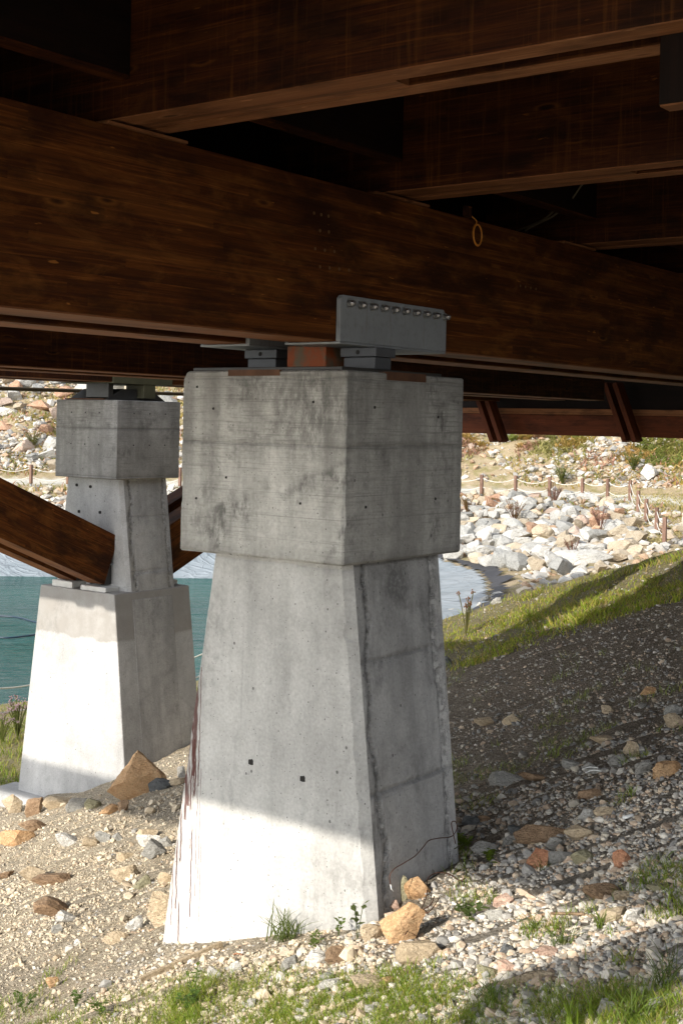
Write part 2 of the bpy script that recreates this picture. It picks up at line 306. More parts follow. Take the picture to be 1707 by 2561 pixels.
hill = g.mix(g.ramp(g.noise(p, 1.3, 5, .7), [(.48, 0), (.62, 1)]), hill, (.30, .26, .12)); col = g.mix(zb, col, hill)
pth = g.attr('path').outputs['Fac']; col = g.mix(pth, col, (.66, .63, .55))
col = g.mix(.8, col, g.ramp(n3, [(.3, .08), (.7, .92)]), 'OVERLAY')
g.l(col, b.inputs['Base Color']); b.inputs['Roughness'].default_value = .95; b.inputs['Specular IOR Level'].default_value = .15
g.l(g.bump(g.math('ADD', n3, g.math('MULTIPLY', n2, 1.2)), 1.0, .055), b.inputs['Normal']); M['soil'] = m
# water
m, nt, b = new_mat('lake_water'); g = NT(nt); p = g.n('NewGeometry').outputs['Position']
q = g.n('VectorRotate', rotation_type='Z_AXIS'); g.l(p, q.inputs['Vector']); q.inputs['Angle'].default_value = -(math.pi/2-TH)+.12
wv = g.noise(g.mp(q.outputs[0], (5.2, 1.7, 1)), 1.0, 4, .6, .5); wv2 = g.noise(g.mp(q.outputs[0], (1.6, .55, 1)), 1.0, 3, .5, .3)
b.inputs['Base Color'].default_value = (.0008, .068, .055, 1); b.inputs['Roughness'].default_value = .06; b.inputs['IOR'].default_value = 1.33; b.inputs['Specular IOR Level'].default_value = .24
nb = g.bump(g.math('ADD', g.math('MULTIPLY', wv, .5), wv2), .9, .16)
dn = g.n('BsdfDiffuse'); g.l(g.mix(g.ramp(g.noise(g.mp(q.outputs[0], (.25, .12, 1)), 1.0, 4, .6), [(.35, 0), (.65, 1)]), (.004, .055, .050), (.014, .092, .078)), dn.inputs[0]); gl = g.n('BsdfGlossy'); gl.inputs['Roughness'].default_value = .06; fr = g.n('Fresnel'); fr.inputs['IOR'].default_value = 1.33
g.l(nb, gl.inputs['Normal']); g.l(nb, fr.inputs['Normal']); ms = g.n('MixShader'); g.l(g.math('MULTIPLY', fr.outputs[0], .72), ms.inputs[0]); g.l(dn.outputs[0], ms.inputs[1]); g.l(gl.outputs[0], ms.inputs[2])
g.l(ms.outputs[0], [q for q in nt.nodes if q.type == 'OUTPUT_MATERIAL'][0].inputs[0]); nt.nodes.remove(b); M['water'] = m
m, nt, b = new_mat('pond_liner'); g = NT(nt); p = g.n('NewGeometry').outputs['Position']
n = g.noise(g.mp(p, (1, 1, 1)), .55, 6, .6, .9); fold = g.ramp(g.noise(g.mp(p, (.9, .25, 1)), 1.1, 3, .5, 1.4), [(.44, 0), (.5, 1), (.56, 0)])
lc = g.mix(g.ramp(n, [(.35, 0), (.65, 1)]), (.17, .205, .23), (.27, .305, .335)); crease = g.ramp(g.noise(g.mp(p, (.7, .3, 1), (3, 1, 0)), .9, 4, .55, 2.2), [(.47, 0), (.5, 1), (.53, 0)])
g.l(g.mix(g.math('MULTIPLY', crease, .22), lc, (.08, .095, .11)), b.inputs['Base Color']); b.inputs['Roughness'].default_value = .42
g.l(g.bump(g.math('ADD', g.math('ADD', n, g.math('MULTIPLY', fold, .6)), g.math('MULTIPLY', crease, .3)), .45, .14), b.inputs['Normal']); M['liner'] = m
M['fabric'] = simple('black_fabric', (.035, .035, .04), .75, 0, .4, 3, .4)
# ------------------------------------------------------------------ mesh helpers
class MB:
    def __init__(s): s.v = []; s.f = []; s.wc = []; s.e = []
    def add(s, vs, fs, wc=None, e=None):
        n = len(s.v); s.v += [tuple(map(float, q)) for q in vs]; s.f += [tuple(i+n for i in f) for f in fs]
        s.wc += [tuple(q) for q in (wc if wc is not None else vs)]; s.e += list(e) if e is not None else [0.]*len(vs); return s
    def box(s, x0, x1, y0, y1, z0, z1, ax=0):
        vs = [(x, y, z) for z in (z0, z1) for y in (y0, y1) for x in (x0, x1)]
        wc = [(x, z, y) if ax == 0 else (y, z, x) if ax == 1 else (z, x, y) for x, y, z in vs]
        return s.add(vs, [(0,2,3,1),(4,5,7,6),(0,1,5,4),(2,6,7,3),(0,4,6,2),(1,3,7,5)], wc)
    def hexa(s, lo, hi, wc=None):   # two quads, each ccw from above
        return s.add(list(lo)+list(hi), [(3,2,1,0),(4,5,6,7),(0,1,5,4),(1,2,6,5),(2,3,7,6),(3,0,4,7)], wc)
    def tube(s, pts, r, n=8, cap=True):
        pts = [Vector(q) for q in pts]; m = len(pts); vs = []; fs = []; up = None
        for i, q in enumerate(pts):
            t = (pts[min(i+1, m-1)]-pts[max(i-1, 0)]).normalized()
            if up is None: up = t.orthogonal().normalized()
            up = (up-t*up.dot(t)).normalized(); bn = t.cross(up); rr = r[i] if isinstance(r, (list, tuple)) else r
            vs += [q+(up*math.cos(2*math.pi*k/n)+bn*math.sin(2*math.pi*k/n))*rr for k in range(n)]
        for i in range(m-1):
            for k in range(n): fs.append((i*n+k, i*n+(k+1) % n, (i+1)*n+(k+1) % n, (i+1)*n+k))
        if cap: fs += [tuple(range(n))[::-1], tuple((m-1)*n+k for k in range(n))]
        return s.add(vs, fs)
    def cyl(s, c, axis, r, L, n=16, dome=0.):
        a = Vector(axis).normalized(); c = Vector(c); pr = [(0, r), (L, r)]
        if dome: pr = [(0, r), (L*.6, r), (L*.82, r*.86), (L*.95, r*.55), (L, r*.12)]
        pts = [c+a*d for d, _ in pr]; return s.tube(pts, [q for _, q in pr], n)
    def build(s, name, mat, parent=None, bevel=0., smooth=False, org=None):
        o_ = Vector(org) if org is not None else (parent_world(parent) if parent else Vector((0, 0, 0)))
        me = bpy.data.meshes.new(name); me.from_pydata([tuple(Vector(q)-o_) for q in s.v], [], s.f); me.validate()
        a = me.attributes.new('wc', 'FLOAT_VECTOR', 'POINT'); a.data.foreach_set('vector', np.array(s.wc, np.float32).ravel())
        if any(s.e): a = me.attributes.new('edge', 'FLOAT', 'POINT'); a.data.foreach_set('value', np.array(s.e, np.float32))
        me.materials.append(M[mat]); o = bpy.data.objects.new(name, me); COL.objects.link(o)
        if parent: o.parent = parent
        else: o.location = o_
        if smooth: me.shade_smooth()
        if bevel:
            md = o.modifiers.new('bev', 'BEVEL'); md.width = bevel; md.segments = 2; md.limit_method = 'ANGLE'; md.angle_limit = .6
        return o
def parent_world(o):
    v = Vector((0, 0, 0))
    while o is not None: v = v+o.location; o = o.parent
    return v
def tag(o, label=None, cat=None, group=None, kind=None):
    if label: o['label'] = label
    if cat: o['category'] = cat
    if group: o['group'] = group
    if kind: o['kind'] = kind
    return o
def thing(name, loc, label, cat, group=None):
    o = bpy.data.objects.new(name, None); o.empty_display_size = .2; COL.objects.link(o); o.location = loc; return tag(o, label, cat, group)
def np_mesh(name, V, Fs, mat, col=None, smooth=False, attrs=None, fn=3):
    me = bpy.data.meshes.new(name); V = np.asarray(V, np.float32); Fs = np.asarray(Fs, np.int32); nf = len(Fs)
    me.vertices.add(len(V)); me.vertices.foreach_set('co', V.ravel()); me.loops.add(nf*fn); me.loops.foreach_set('vertex_index', Fs.ravel())
    me.polygons.add(nf); me.polygons.foreach_set('loop_start', np.arange(0, nf*fn, fn, dtype=np.int32)); me.polygons.foreach_set('loop_total', np.full(nf, fn, np.int32))
    if col is not None:
        a = me.attributes.new('col', 'FLOAT_COLOR', 'POINT'); c = np.ones((len(V), 4), np.float32); c[:, :3] = col; a.data.foreach_set('color', c.ravel())
    for k, (typ, arr) in (attrs or {}).items():
        a = me.attributes.new(k, typ, 'POINT'); a.data.foreach_set('color' if typ == 'FLOAT_COLOR' else 'value', np.asarray(arr, np.float32).ravel())
    me.polygons.foreach_set('use_smooth', np.full(nf, smooth)); me.update(calc_edges=True)
    me.materials.append(M[mat]); o = bpy.data.objects.new(name, me); COL.objects.link(o); return o
# ------------------------------------------------------------------ the setting: ground, water, liner
def axis(parts):
    out = [parts[0][0]]
    for a, b, st_ in parts: out += list(np.linspace(a, b, max(2, int((b-a)/st_)+1))[1:])
    return np.array(out)
gx = axis([(-60,-6,3),(-6,1.5,.5),(1.5,13,.05),(13,22,.12),(22,60,.4),(60,110,1.0),(110,170,4)])
gy = axis([(-60,-8,3),(-8,0,.4),(0,12,.055),(12,24,.13),(24,60,.5),(60,100,1.2),(100,180,4)])
GX, GY = np.meshgrid(gx, gy); GZ = terrain(GX, GY); sd = sdf(GX, GY); W = farw(GX, GY)
nx, ny = len(gx), len(gy); idx = np.arange(nx*ny).reshape(ny, nx)
fq = np.stack([idx[:-1, :-1], idx[:-1, 1:], idx[1:, 1:], idx[1:, :-1]], -1).reshape(-1, 4)
zone = np.zeros((ny, nx, 4)); zone[..., 3] = 1
zone[..., 0] = sstep(0, 2.2, GX*.55-GY*.8+1.2+(fbm(GX, GY, 3, 2)-.5)*2)      # grey gravel side
zone[..., 1] = np.maximum(sstep(12.2, 14, GX+(fbm(GX*1.5, GY*1.5, 3, 4)-.5)*3)*(1-W), sstep(13.4, 14.6, GY)*(1-W))
zone[..., 2] = W*sstep(-.5, .5, sd)
slope_shade = sstep(6.0, 7.4, GX+(fbm(GX*1.3, GY*1.3, 3, 14)-.5)*2.2)*zone[..., 0]*(1-W)*(1-sstep(12.5, 14, GX))  # mask of the shaded right slope, where the soil colour is darkened
path = W*sstep(12.0, 12.4, sd)*(1-sstep(13.9, 14.4, sd))
np_mesh('ground', np.stack([GX, GY, GZ], -1).reshape(-1, 3), fq, 'soil', None, True, {'zone': ('FLOAT_COLOR', zone), 'path': ('FLOAT', path), 'slope_shade': ('FLOAT', slope_shade)}, 4)['kind'] = 'structure'
wm = MB(); wm.add([(-60, 10, -5.3), (48, 10, -5.3), (48, 120, -5.3), (-60, 120, -5.3)], [(0, 1, 2, 3)]); tag(wm.build('water', 'water'), kind='structure')
lx = np.arange(8, 44, .2); ly = np.arange(14, 62, .2); LX, LY = np.meshgrid(lx, ly); LS = sdf(LX, LY); lw = farw(LX, LY)
LZ = terrain(LX, LY, False, True)+(fbm(LX*.5, LY*.5, 3, 6)-.5)*.12*lw
def sub(mask, name, mat, z):
    k = np.arange(LX.size).reshape(LX.shape); f4 = np.stack([k[:-1, :-1], k[:-1, 1:], k[1:, 1:], k[1:, :-1]], -1).reshape(-1, 4)
    keep = mask.ravel()[f4].all(1); f4 = f4[keep]; us, inv = np.unique(f4, return_inverse=True)
    V = np.stack([LX.ravel(), LY.ravel(), z.ravel()], -1)[us]; return np_mesh(name, V, inv.reshape(-1, 4), mat, None, True, None, 4)
ln = sub((LS < .35) & (LS > -9) & (lw > .12), 'pond_liner', 'liner', LZ+.02)
tag(ln, 'smooth grey plastic liner lining the bank of the turquoise pond', 'pond liner')
ed = sub((LS > .2) & (LS < 1.0+(fbm(LX, LY, 3, 1)-.5)*1.0) & (lw > .4) & (LY < 33), 'liner_edge', 'fabric', terrain(LX, LY, False)+.10+(fbm(LX*.9, LY*.9, 3, 21)-.5)*.25); ed.parent = ln
tag(ed, 'black fabric strip along the top of the liner')
# ------------------------------------------------------------------ piers
def slab(mb, prof, z0, z1):   # prof(z) -> x0,x1,y0,y1
    a = prof(z0); b_ = prof(z1)
    q = lambda p, z: [(p[0], p[2], z), (p[1], p[2], z), (p[1], p[3], z), (p[0], p[3], z)]
    return mb.hexa(q(a, z0), q(b_, z1))
def gridface(mb, p00, p10, p11, p01, nu, nv, efn):   # subdivided quad with edge attribute
    P = [Vector(q) for q in (p00, p10, p11, p01)]; vs = []; es = []
    for j in range(nv+1):
        for i in range(nu+1):
            s_, t_ = i/nu, j/nv; vs.append((P[0]*(1-s_)+P[1]*s_)*(1-t_)+(P[3]*(1-s_)+P[2]*s_)*t_); es.append(efn(s_, t_))
    mb.add(vs, [(j*(nu+1)+i, j*(nu+1)+i+1, (j+1)*(nu+1)+i+1, (j+1)*(nu+1)+i) for j in range(nv) for i in range(nu)], None, es)
def cap_mesh(x0, x1, y0, y1, z0, z1, chip=0.):
    mb = MB(); n = 8; vs = []; zs = [z0, z0+.010]+list(np.linspace(z0+.022, z1-.02, 46))+[z1-.008, z1]
    for k, z in enumerate(zs):
        q = [.006+.012*max(0, float(vnoise(np.array(z*16+i*7.3), np.array(i*3.1+x0), 5))-.7)/.3+.004*float(vnoise(np.array(z*60), np.array(i*5.), 8)) for i in range(4)]
        ins = .010 if k in (0, len(zs)-1) else 0
        ring = [(x0+q[0], y0), (x1-q[1], y0), (x1, y0+q[1]), (x1, y1-q[2]), (x1-q[2], y1), (x0+q[3], y1), (x0, y1-q[3]), (x0, y0+q[0])]
        for i, (x, y) in enumerate(ring):
            X = min(max(x, x0+ins), x1-ins); Y = min(max(y, y0+ins), y1-ins); Z = z
            if chip and i in (5, 6):
                t_ = max(0, (z-(z1-.05))/.05); Y = Y-.03*t_
            vs.append((X, Y, Z))
    m_ = len(zs)
    fs = [tuple(range(n))[::-1], tuple((m_-1)*n+i for i in range(n))]
    for k in range(m_-1):
        for i in range(n): fs.append((k*n+i, k*n+(i+1) % n, (k+1)*n+(i+1) % n, (k+1)*n+i))
    return mb.add(vs, fs)
def holes(parent, pts, ax, r=.011):
    for q in pts:
        h = MB(); d = (-1, 0, -.0) if ax == 0 else (0, -1, 0)
        c = Vector(q); rim = []; n = 10
        for rr, off in ((r, -.001), (r*1.25, .0)):
            pass
        vs = []; e1 = Vector((0, 1, 0)) if ax == 0 else Vector((1, 0, 0)); e2 = Vector((0, 0, 1))
        for k in range(n): vs.append(c+Vector(d)*.002+(e1*math.cos(k*.628)+e2*math.sin(k*.628))*r*(1+.2*math.sin(k*2.3)))
        for k in range(n): vs.append(c-Vector(d)*.01+(e1*math.cos(k*.628)+e2*math.sin(k*.628))*r)
        h.add(vs, [tuple(range(n)) if ax == 0 else tuple(range(n)), *[(k, n+k, n+(k+1) % n, (k+1) % n) for k in range(n)]])
        h.build('tie_hole', 'hole', parent)
N = thing('concrete_pier', (5.70, 4.40, -2.7), 'tapered grey concrete pier with a square cap nearest the viewer, its foot in sun', 'pier')
cp = cap_mesh(5.16, 6.249, 3.847, 4.947, -.705, .259, .03).build('cap', 'cap', N)
zt = -.70
def nprof(z): h = zt-z; return (5.311-.010*h, 6.139-.027*h, 3.926-.123*h, 4.815+.145*h)
sh = MB(); zb = -3.5; a = nprof(zb); t = nprof(zt)
# left (sun) face with the body; the -Y face gets a chamfered corner strip and a recessed rough panel
ch = .045
def col_mesh(prof, z0, z1, ch, rec):
    mb = MB(); n = 5; N_ = 90; vs = []; fs = []
    for k in range(N_+1):
        z = z0+(z1-z0)*k/N_; a = prof(z); v1 = float(vnoise(np.array(z*14.), np.array(a[0]), 3)); v2 = float(vnoise(np.array(z*45.), np.array(1.7), 4)); e = .010*(v2-.5)+.022*max(0, v1-.66)/.34; e3 = .004*(v2-.5)-.014*max(0, float(vnoise(np.array(z*9.), np.array(9.1), 6))-.6)
        vs += [(x, y, z) for x, y in ((a[0], a[2]+ch+e), (a[0], a[3]+e3), (a[1], a[3]), (a[1], a[2]), (a[0]+ch*.9, a[2]))]
    fs = [tuple(range(n)), tuple(N_*n+i for i in range(n))[::-1]]
    for k in range(N_):
        for i in (0, 1, 2, 4): fs.append((k*n+i, (k+1)*n+i, (k+1)*n+(i+1) % n, k*n+(i+1) % n))
    mb.add(vs, fs); return mb, prof(z0), prof(z1)
sh, a, t = col_mesh(nprof, zb, zt, ch, 0)
sh.build('shaft', 'shaft', N)
def roughface(prof, z0, z1, ch, parent, name='rough_face', nu=36, nv=150, seed=3, amp=.017, jz=(-1.21, -1.86)):
    a = prof(z0); t = prof(z1); vs = []; es = []; fs = []; L = 1
    for j in range(nv+1):
        tt = j/nv; z = z0*(1-tt)+z1*tt; p = prof(z); xa = p[0]+ch*.9; xb = p[1]
        for i in range(nu+1):
            s_ = i/nu; x = xa*(1-s_)+xb*s_; y = p[2]
            dl = x-xa; dr = xb-x; w1 = .075+.02*math.sin(z*5.1)+.012*math.sin(z*17); w2 = .06+.015*math.sin(z*6+2)
            e = math.exp(-((dl-w1)/.022)**2)+.7*math.exp(-((dr-w2)/.025)**2)
            for q in jz: e = max(e, .32*math.exp(-((z-q-.012*math.sin(x*11))/.018)**2))
            n = float(vnoise(np.array(x*38+seed), np.array(z*38), seed)); n2 = float(vnoise(np.array(x*9), np.array(z*9+seed), seed+4))
            inner = 1 if (dl > w1 and dr > w2) else 0
            y += amp*inner*.8+e*n*amp*1.9-(n2-.5)*amp*.5-(.010 if jz and z < jz[-1] and inner else 0)
            if i in (0, nu) or j in (0, nv): y = p[2]
            vs.append((x, y, z)); es.append(min(1, e))
    for j in range(nv):
        for i in range(nu): k = j*(nu+1)+i; fs.append((k, k+1, k+nu+2, k+nu+1))
    m_ = MB(); m_.add(vs, fs, None, es); return m_.build(name, 'rough', parent)
roughface(nprof, zb, zt, ch, N)
holes(N, [(5.16, 4.86-.02, .175), (5.16, 4.62, -.30), (5.16, 4.12, -.41), (5.16, 4.83, -.42), (5.16, 4.05, .10), (5.16, 4.72, .06)], 0, .007)
holes(N, [(5.299, 4.528, -1.804), (5.299, 4.178, -1.83)], 0, .017)
holes(N, [(5.34, 3.847, -.42), (5.98, 3.847, -.40), (5.40, 3.847, .08), (5.99, 3.847, .04)], 1, .008)
rp = MB(); rp.box(5.157, 5.30, 4.27, 4.62, .232, .2635); tag(rp.build('edge_plate', 'rust', N), 'thin rusty plate let into the top edge of the sunward side')
rp = MB(); rp.box(5.50, 5.86, 3.843, 4.0, .222, .2645); rp.build('edge_plate', 'rust', N)
# rear pier
R = thing('concrete_pier', (11.62, 12.24, -4.5), 'grey concrete pier at the water with struts resting on its stepped shoulders', 'pier')
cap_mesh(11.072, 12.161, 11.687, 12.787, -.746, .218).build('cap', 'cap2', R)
def cprof(z): h = -.746-z; return (11.229, 12.003, 11.768-.135*h, 12.706+.135*h)
c_, a, t = col_mesh(cprof, -2.3, -.74, .045, 0); c_.build('column', 'base', R)
roughface(cprof, -2.3, -.74, .045, R, 'rough_face', 24, 60, 9, .008, (-1.45, -1.9))
def bprof(z): h = -2.11-z; return (10.973-.008*h, 12.262+.012*h, 11.572-.122*h, 12.90+.124*h)
def cut(p0, p1): return lambda z: (bprof(z)[0], bprof(z)[1], bprof(z)[2], bprof(z)[3])
bm_ = MB(); slab(bm_, bprof, -5.3, -2.11); bm_.build('base', 'base', R, .012)
bz = lambda z: (11.26-.0*z, 11.95, bprof(z)[2]-.003, bprof(z)[2]+.1)
bm_ = MB(); slab(bm_, bz, -5.3, -2.2); bm_.build('pilaster', 'rough', R, .01)
bm_ = MB(); slab(bm_, lambda z: (10.80-.9*max(0, -4.72-z), 11.2, 12.0, 13.55+.5*max(0, -4.72-z)), -5.3, -4.74); bm_.build('foot', 'base', R, .03)
holes(R, [(11.221, 12.50, -1.18), (11.221, 12.12, -1.17), (11.221, 12.55, -.85), (11.221, 12.3, -.86)], 0, .02)
holes(R, [(11.072, 12.0+.25*k, z) for k in range(3) for z in (.06, -.33)], 0, .009)
holes(R, [(11.35+.27*k, 11.687, z) for k in range(3) for z in (.06, -.33)], 1, .009)
for x0, x1, y0, y1, z1 in ((11.0, 11.225, 12.35, 12.72, -2.03), (11.0, 11.225, 11.75, 12.2, -2.05), (12.02, 12.24, 11.75, 12.2, -2.05), (12.02, 12.24, 12.35, 12.72, -2.03)):
    q = MB(); q.box(x0, x1, y0, y1, -2.112, z1); q.build('bearing_pad', 'mortar', R, .012)
# ------------------------------------------------------------------ timber
def obox(mb, p0, p1, up, w, h):   # oriented box: p0->p1 centre line, up = height direction
    p0, p1 = Vector(p0), Vector(p1); L = (p1-p0).length; a = (p1-p0).normalized(); n = a.cross(Vector(up)).normalized(); u = n.cross(a)
    vs = []; wc = []
    for s_ in (0, L):
        for y in (-w/2, w/2):
            for z in (-h/2, h/2): vs.append(p0+a*s_+n*y+u*z); wc.append((s_+p0.x*3, z+5, y+p0.z))
    return mb.add(vs, [(0,1,3,2),(4,6,7,5),(0,4,5,1),(2,3,7,6),(0,2,6,4),(1,5,7,3)], wc)
def main_beam(x0, x1, yf, z0, z1, label, shims=(), mat='cross'):
    T = thing('timber_beam', (x0, yf+.43, z0), label, 'beam')
    for k, y in enumerate((yf, yf+.585)):
        mb = MB(); mb.box(x0, x1, y, y+.287, z0+.006, z1); mb.build('ply', mat, T, .006)
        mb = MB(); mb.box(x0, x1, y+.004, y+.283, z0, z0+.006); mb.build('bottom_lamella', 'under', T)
    mb = MB(); mb.box(x0, x1, yf+.287, yf+.585, z0+.35, z1-.1); mb.build('spacer', 'dark', T)
    for s0, s1 in shims:
        mb = MB(); mb.box(s0, s1, yf-.012, yf+.2, z1+.001, z1+.014); mb.build('shim', 'under', T)
    return T
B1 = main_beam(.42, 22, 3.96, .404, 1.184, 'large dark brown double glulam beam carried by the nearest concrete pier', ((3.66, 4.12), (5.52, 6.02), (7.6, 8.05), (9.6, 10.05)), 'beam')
main_beam(.8, 16.4, 7.87, .37, 1.13, 'dark double glulam beam spanning unsupported between the two concrete piers')  # darker wood than the nearest beam: its weaker light is put into colour
main_beam(5.62, 20.4, 11.81, .437, 1.2, 'dark double glulam beam over the pier at the water')  # same shade-darkened wood as the beam before it
# bolt plugs on the face of the nearest beam
for (u, v) in [(785+a_, 533+a_*.21) for a_ in (0, 18, 36)]+[(788, 622), (812, 626), (836, 629), (800, 577), (822, 580)]+[(800+a_, 667+a_*.12) for a_ in (0, 24, 48, 72)]+[(1300+a_, 715+a_*.2) for a_ in (0, 13, 26, 39)]:
    q = onY(u, v, 3.96); h = MB(); h.cyl((q[0], 3.9605, q[2]), (0, -1, 0), .0085, .0012, 12); h.build('plug', 'plug', B1)
def cross_beam(x, y0, y1, label, name='crossbeam', z=1.21, zt=2.1):
    T = thing(name, (x, y0, z), label, 'beam')
    for xa, xb in ((x, x+.115), (x+.205, x+.31)):
        mb = MB(); mb.box(xa, xb, y0, y1, z+.005, zt, 1); mb.build('ply', 'cross', T, .005)
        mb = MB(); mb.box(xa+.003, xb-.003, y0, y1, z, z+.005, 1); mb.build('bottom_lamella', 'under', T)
    mb = MB(); mb.box(x+.115, x+.205, y0, 2.66, z+.16, zt, 1); mb.build('spacer', 'cross', T)
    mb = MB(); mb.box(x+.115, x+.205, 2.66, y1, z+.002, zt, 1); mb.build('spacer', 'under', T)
    return T
lab = ['double timber crossbeam overhead, nearest of the row on the big beam', 'second double timber crossbeam, its bottom edge crossing mid picture behind the nearest one', 'third double timber crossbeam with a looped cable in front of it', 'fourth double timber crossbeam deep in the shadow', 'fifth double timber crossbeam deepest in the shadow at the end of the row']
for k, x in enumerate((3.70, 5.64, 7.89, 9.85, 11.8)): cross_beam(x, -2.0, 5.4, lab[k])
T = thing('timber_post', (3.99, 1.5, 1.0), 'short dark post stub hanging below the nearest crossbeam at the edge of the picture', 'post')
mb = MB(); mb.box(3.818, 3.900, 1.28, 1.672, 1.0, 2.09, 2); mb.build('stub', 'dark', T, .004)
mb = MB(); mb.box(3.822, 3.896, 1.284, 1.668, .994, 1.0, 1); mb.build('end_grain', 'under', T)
# blocking between the crossbeams, on the beam
xs = [.45, 3.70, 5.64, 7.89, 9.85, 11.8, 14, 20]
for k in range(7):
    T = thing('blocking_board', (xs[k]+.32, 3.9, 1.37), ['dark blocking board at the upper left above the big beam', 'dark blocking board behind the nearest crossbeam', 'dark blocking board behind the second crossbeam', 'dark blocking board behind the third crossbeam', 'dark blocking board between fourth and fifth crossbeams', 'dark blocking board past the fifth crossbeam', 'dark blocking board at the far end of the big beam'][k], 'board')
    x0 = xs[k]+.315 if k else xs[0]
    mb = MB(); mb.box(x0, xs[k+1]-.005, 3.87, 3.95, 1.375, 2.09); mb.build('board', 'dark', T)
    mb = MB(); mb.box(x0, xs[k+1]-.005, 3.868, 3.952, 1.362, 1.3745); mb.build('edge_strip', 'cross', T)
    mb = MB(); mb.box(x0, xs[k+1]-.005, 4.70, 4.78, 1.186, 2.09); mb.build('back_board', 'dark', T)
# decking and its rims
dk = MB()
def planks(x0, x1, y0, y1):
    y = y0
    while y < y1-.02:
        dk.box(x0, x1, y, min(y+.14, y1)-.006, 2.102, 2.15); y += .14
planks(-1.46, 4.2, -2.0, 10.4); planks(4.2, 20.6, -2.0, 7.35); planks(5.2, 12.3, 12.0, 15.5); planks(12.3, 20.6, 7.35, 15.5)
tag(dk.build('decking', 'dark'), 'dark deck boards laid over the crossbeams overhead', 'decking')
E1 = thing('edge_beam', (-1.38, 4, 1.2), 'timber edge beam along the open end of the deck behind the viewer', 'beam')
mb = MB(); mb.box(-1.45, -1.303, -2, 15.5, 1.2, 1.657, 1); mb.build('beam', 'redwood', E1)
mb = MB(); mb.box(-1.43, -1.33, -2, 10.4, 1.658, 2.101, 1); mb.build('rim', 'dark', E1)
E2 = thing('edge_beam', (5.4, 13, .6), 'unseen board added to shade the upper column of the pier at the water', 'beam')
mb = MB(); mb.box(5.38, 5.5, 11.55, 15.2, .44, 2.1, 1); mb.build('beam', 'dark', E2)  # out of view, put in only to keep sun off the rear column
XE = 20.5; sc_ = XE/22.237
E3 = thing('edge_beam', (XE, 8, -.14), 'reddish brown edge beam hanging below the far end of the deck', 'beam')
z1 = .318; z0 = -.142
mb = MB(); mb.box(XE, XE+.16, -2, 19.5, z0, z1-.105, 1); mb.build('beam', 'redwood', E3, .006)
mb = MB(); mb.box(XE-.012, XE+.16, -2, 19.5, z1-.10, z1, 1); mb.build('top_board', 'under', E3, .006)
mb = MB(); mb.box(XE+.2, XE+.3, -2, 19.5, z1-.2, 2.15, 1); mb.build('rim', 'dark', E3)
def brace(u, label):
    q = onX(u, 1001, XE-.35); b0 = onX(u+38, 1104, XE-.35)
    T = thing('timber_brace', (XE-.35, q[1], q[2]), label, 'brace')
    for k in range(2):
        dy = -k*.19*.92
        mb = MB(); obox(mb, (XE-.02-.33, q[1]+dy+.09, q[2]+.28), (XE-.35, b0[1]+dy, b0[2]), (-1, 0, 0), .08, .26); mb.build('plank', 'redwood', T, .004)
    return T
brace(1199, 'pair of slanting planks hanging below the reddish edge beam beside the nearest pier')
brace(1530, 'pair of slanting planks hanging below the reddish edge beam towards the hillside shrubs')
T = thing('timber_brace', (-1.38, 2.6, 1.2), 'unseen slanting plank added to cast the diagonal shadow on the gravel', 'brace')
mb = MB(); obox(mb, (-1.38, 1.75, 1.56), (-1.38, 2.99, .48), (1, 0, 0), .38, .10); mb.build('plank', 'redwood', T)  # out of view, placed and sized for its shadow at the lower right
# struts of the rear pier
def strut(sx, label):
    T = thing('timber_strut', (11.616-sx*.55, 12.2, -2.0), label, 'strut')
    ax = lambda x: 11.616-sx*(11.616-x)
    a0 = Vector((ax(11.29), 0, -1.454)); a1 = Vector((ax(11.068), 0, -2.024)); d = Vector((-sx*1.824, 0, .765)).normalized()
    for yf, yb in ((11.85, 12.14), (12.36, 12.65)):
        A = [Vector((q.x, yf, q.z)) for q in (a1, a0)]; Bk = [Vector((q.x, yb, q.z)) for q in (a1, a0)]; L = 5.6
        vs = [A[0], A[1], Bk[1], Bk[0]]+[q+d*L for q in (A[0], A[1], Bk[1], Bk[0])]
        wc = [(s_*L+yf, h_*.6, y_) for s_ in (0, 1) for h_, y_ in ((0, 0), (1, 0), (1, .29), (0, .29))]
        mb = MB(); mb.add(vs, [(0,1,2,3),(7,6,5,4),(0,4,5,1),(1,5,6,2),(2,6,7,3)], wc); mb.build('ply', 'beam', T)
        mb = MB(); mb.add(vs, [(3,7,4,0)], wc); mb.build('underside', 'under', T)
    for y in (11.90, 12.10, 12.40, 12.60):
        mb = MB(); p = lambda x, z: (ax(x), y, z)
        vs = [p(11.075, -2.04), p(11.30, -1.46), p(11.226, -2.04)]; vs = [(a1.x+sx*.005, y, -2.04), (a0.x+sx*.005, y, a0.z), (ax(11.225), y, -1.45), (ax(11.225), y, -2.04)]
        mb.add(vs+[(q[0], q[1]+.015, q[2]) for q in vs], [(0,1,2,3),(7,6,5,4),(0,4,5,1),(1,5,6,2),(2,6,7,3),(3,7,4,0)]); mb.build('gusset_plate', 'darksteel', T)
    mb = MB(); mb.box(min(ax(11.18), ax(11.222)), max(ax(11.18), ax(11.222)), 11.86, 12.66, -1.80, -1.785); mb.build('stiffener', 'steel', T)
    return T
strut(1, 'inclined double timber strut running up to the left from the pier at the water')
strut(-1, 'inclined double timber strut mostly hidden between the two piers')
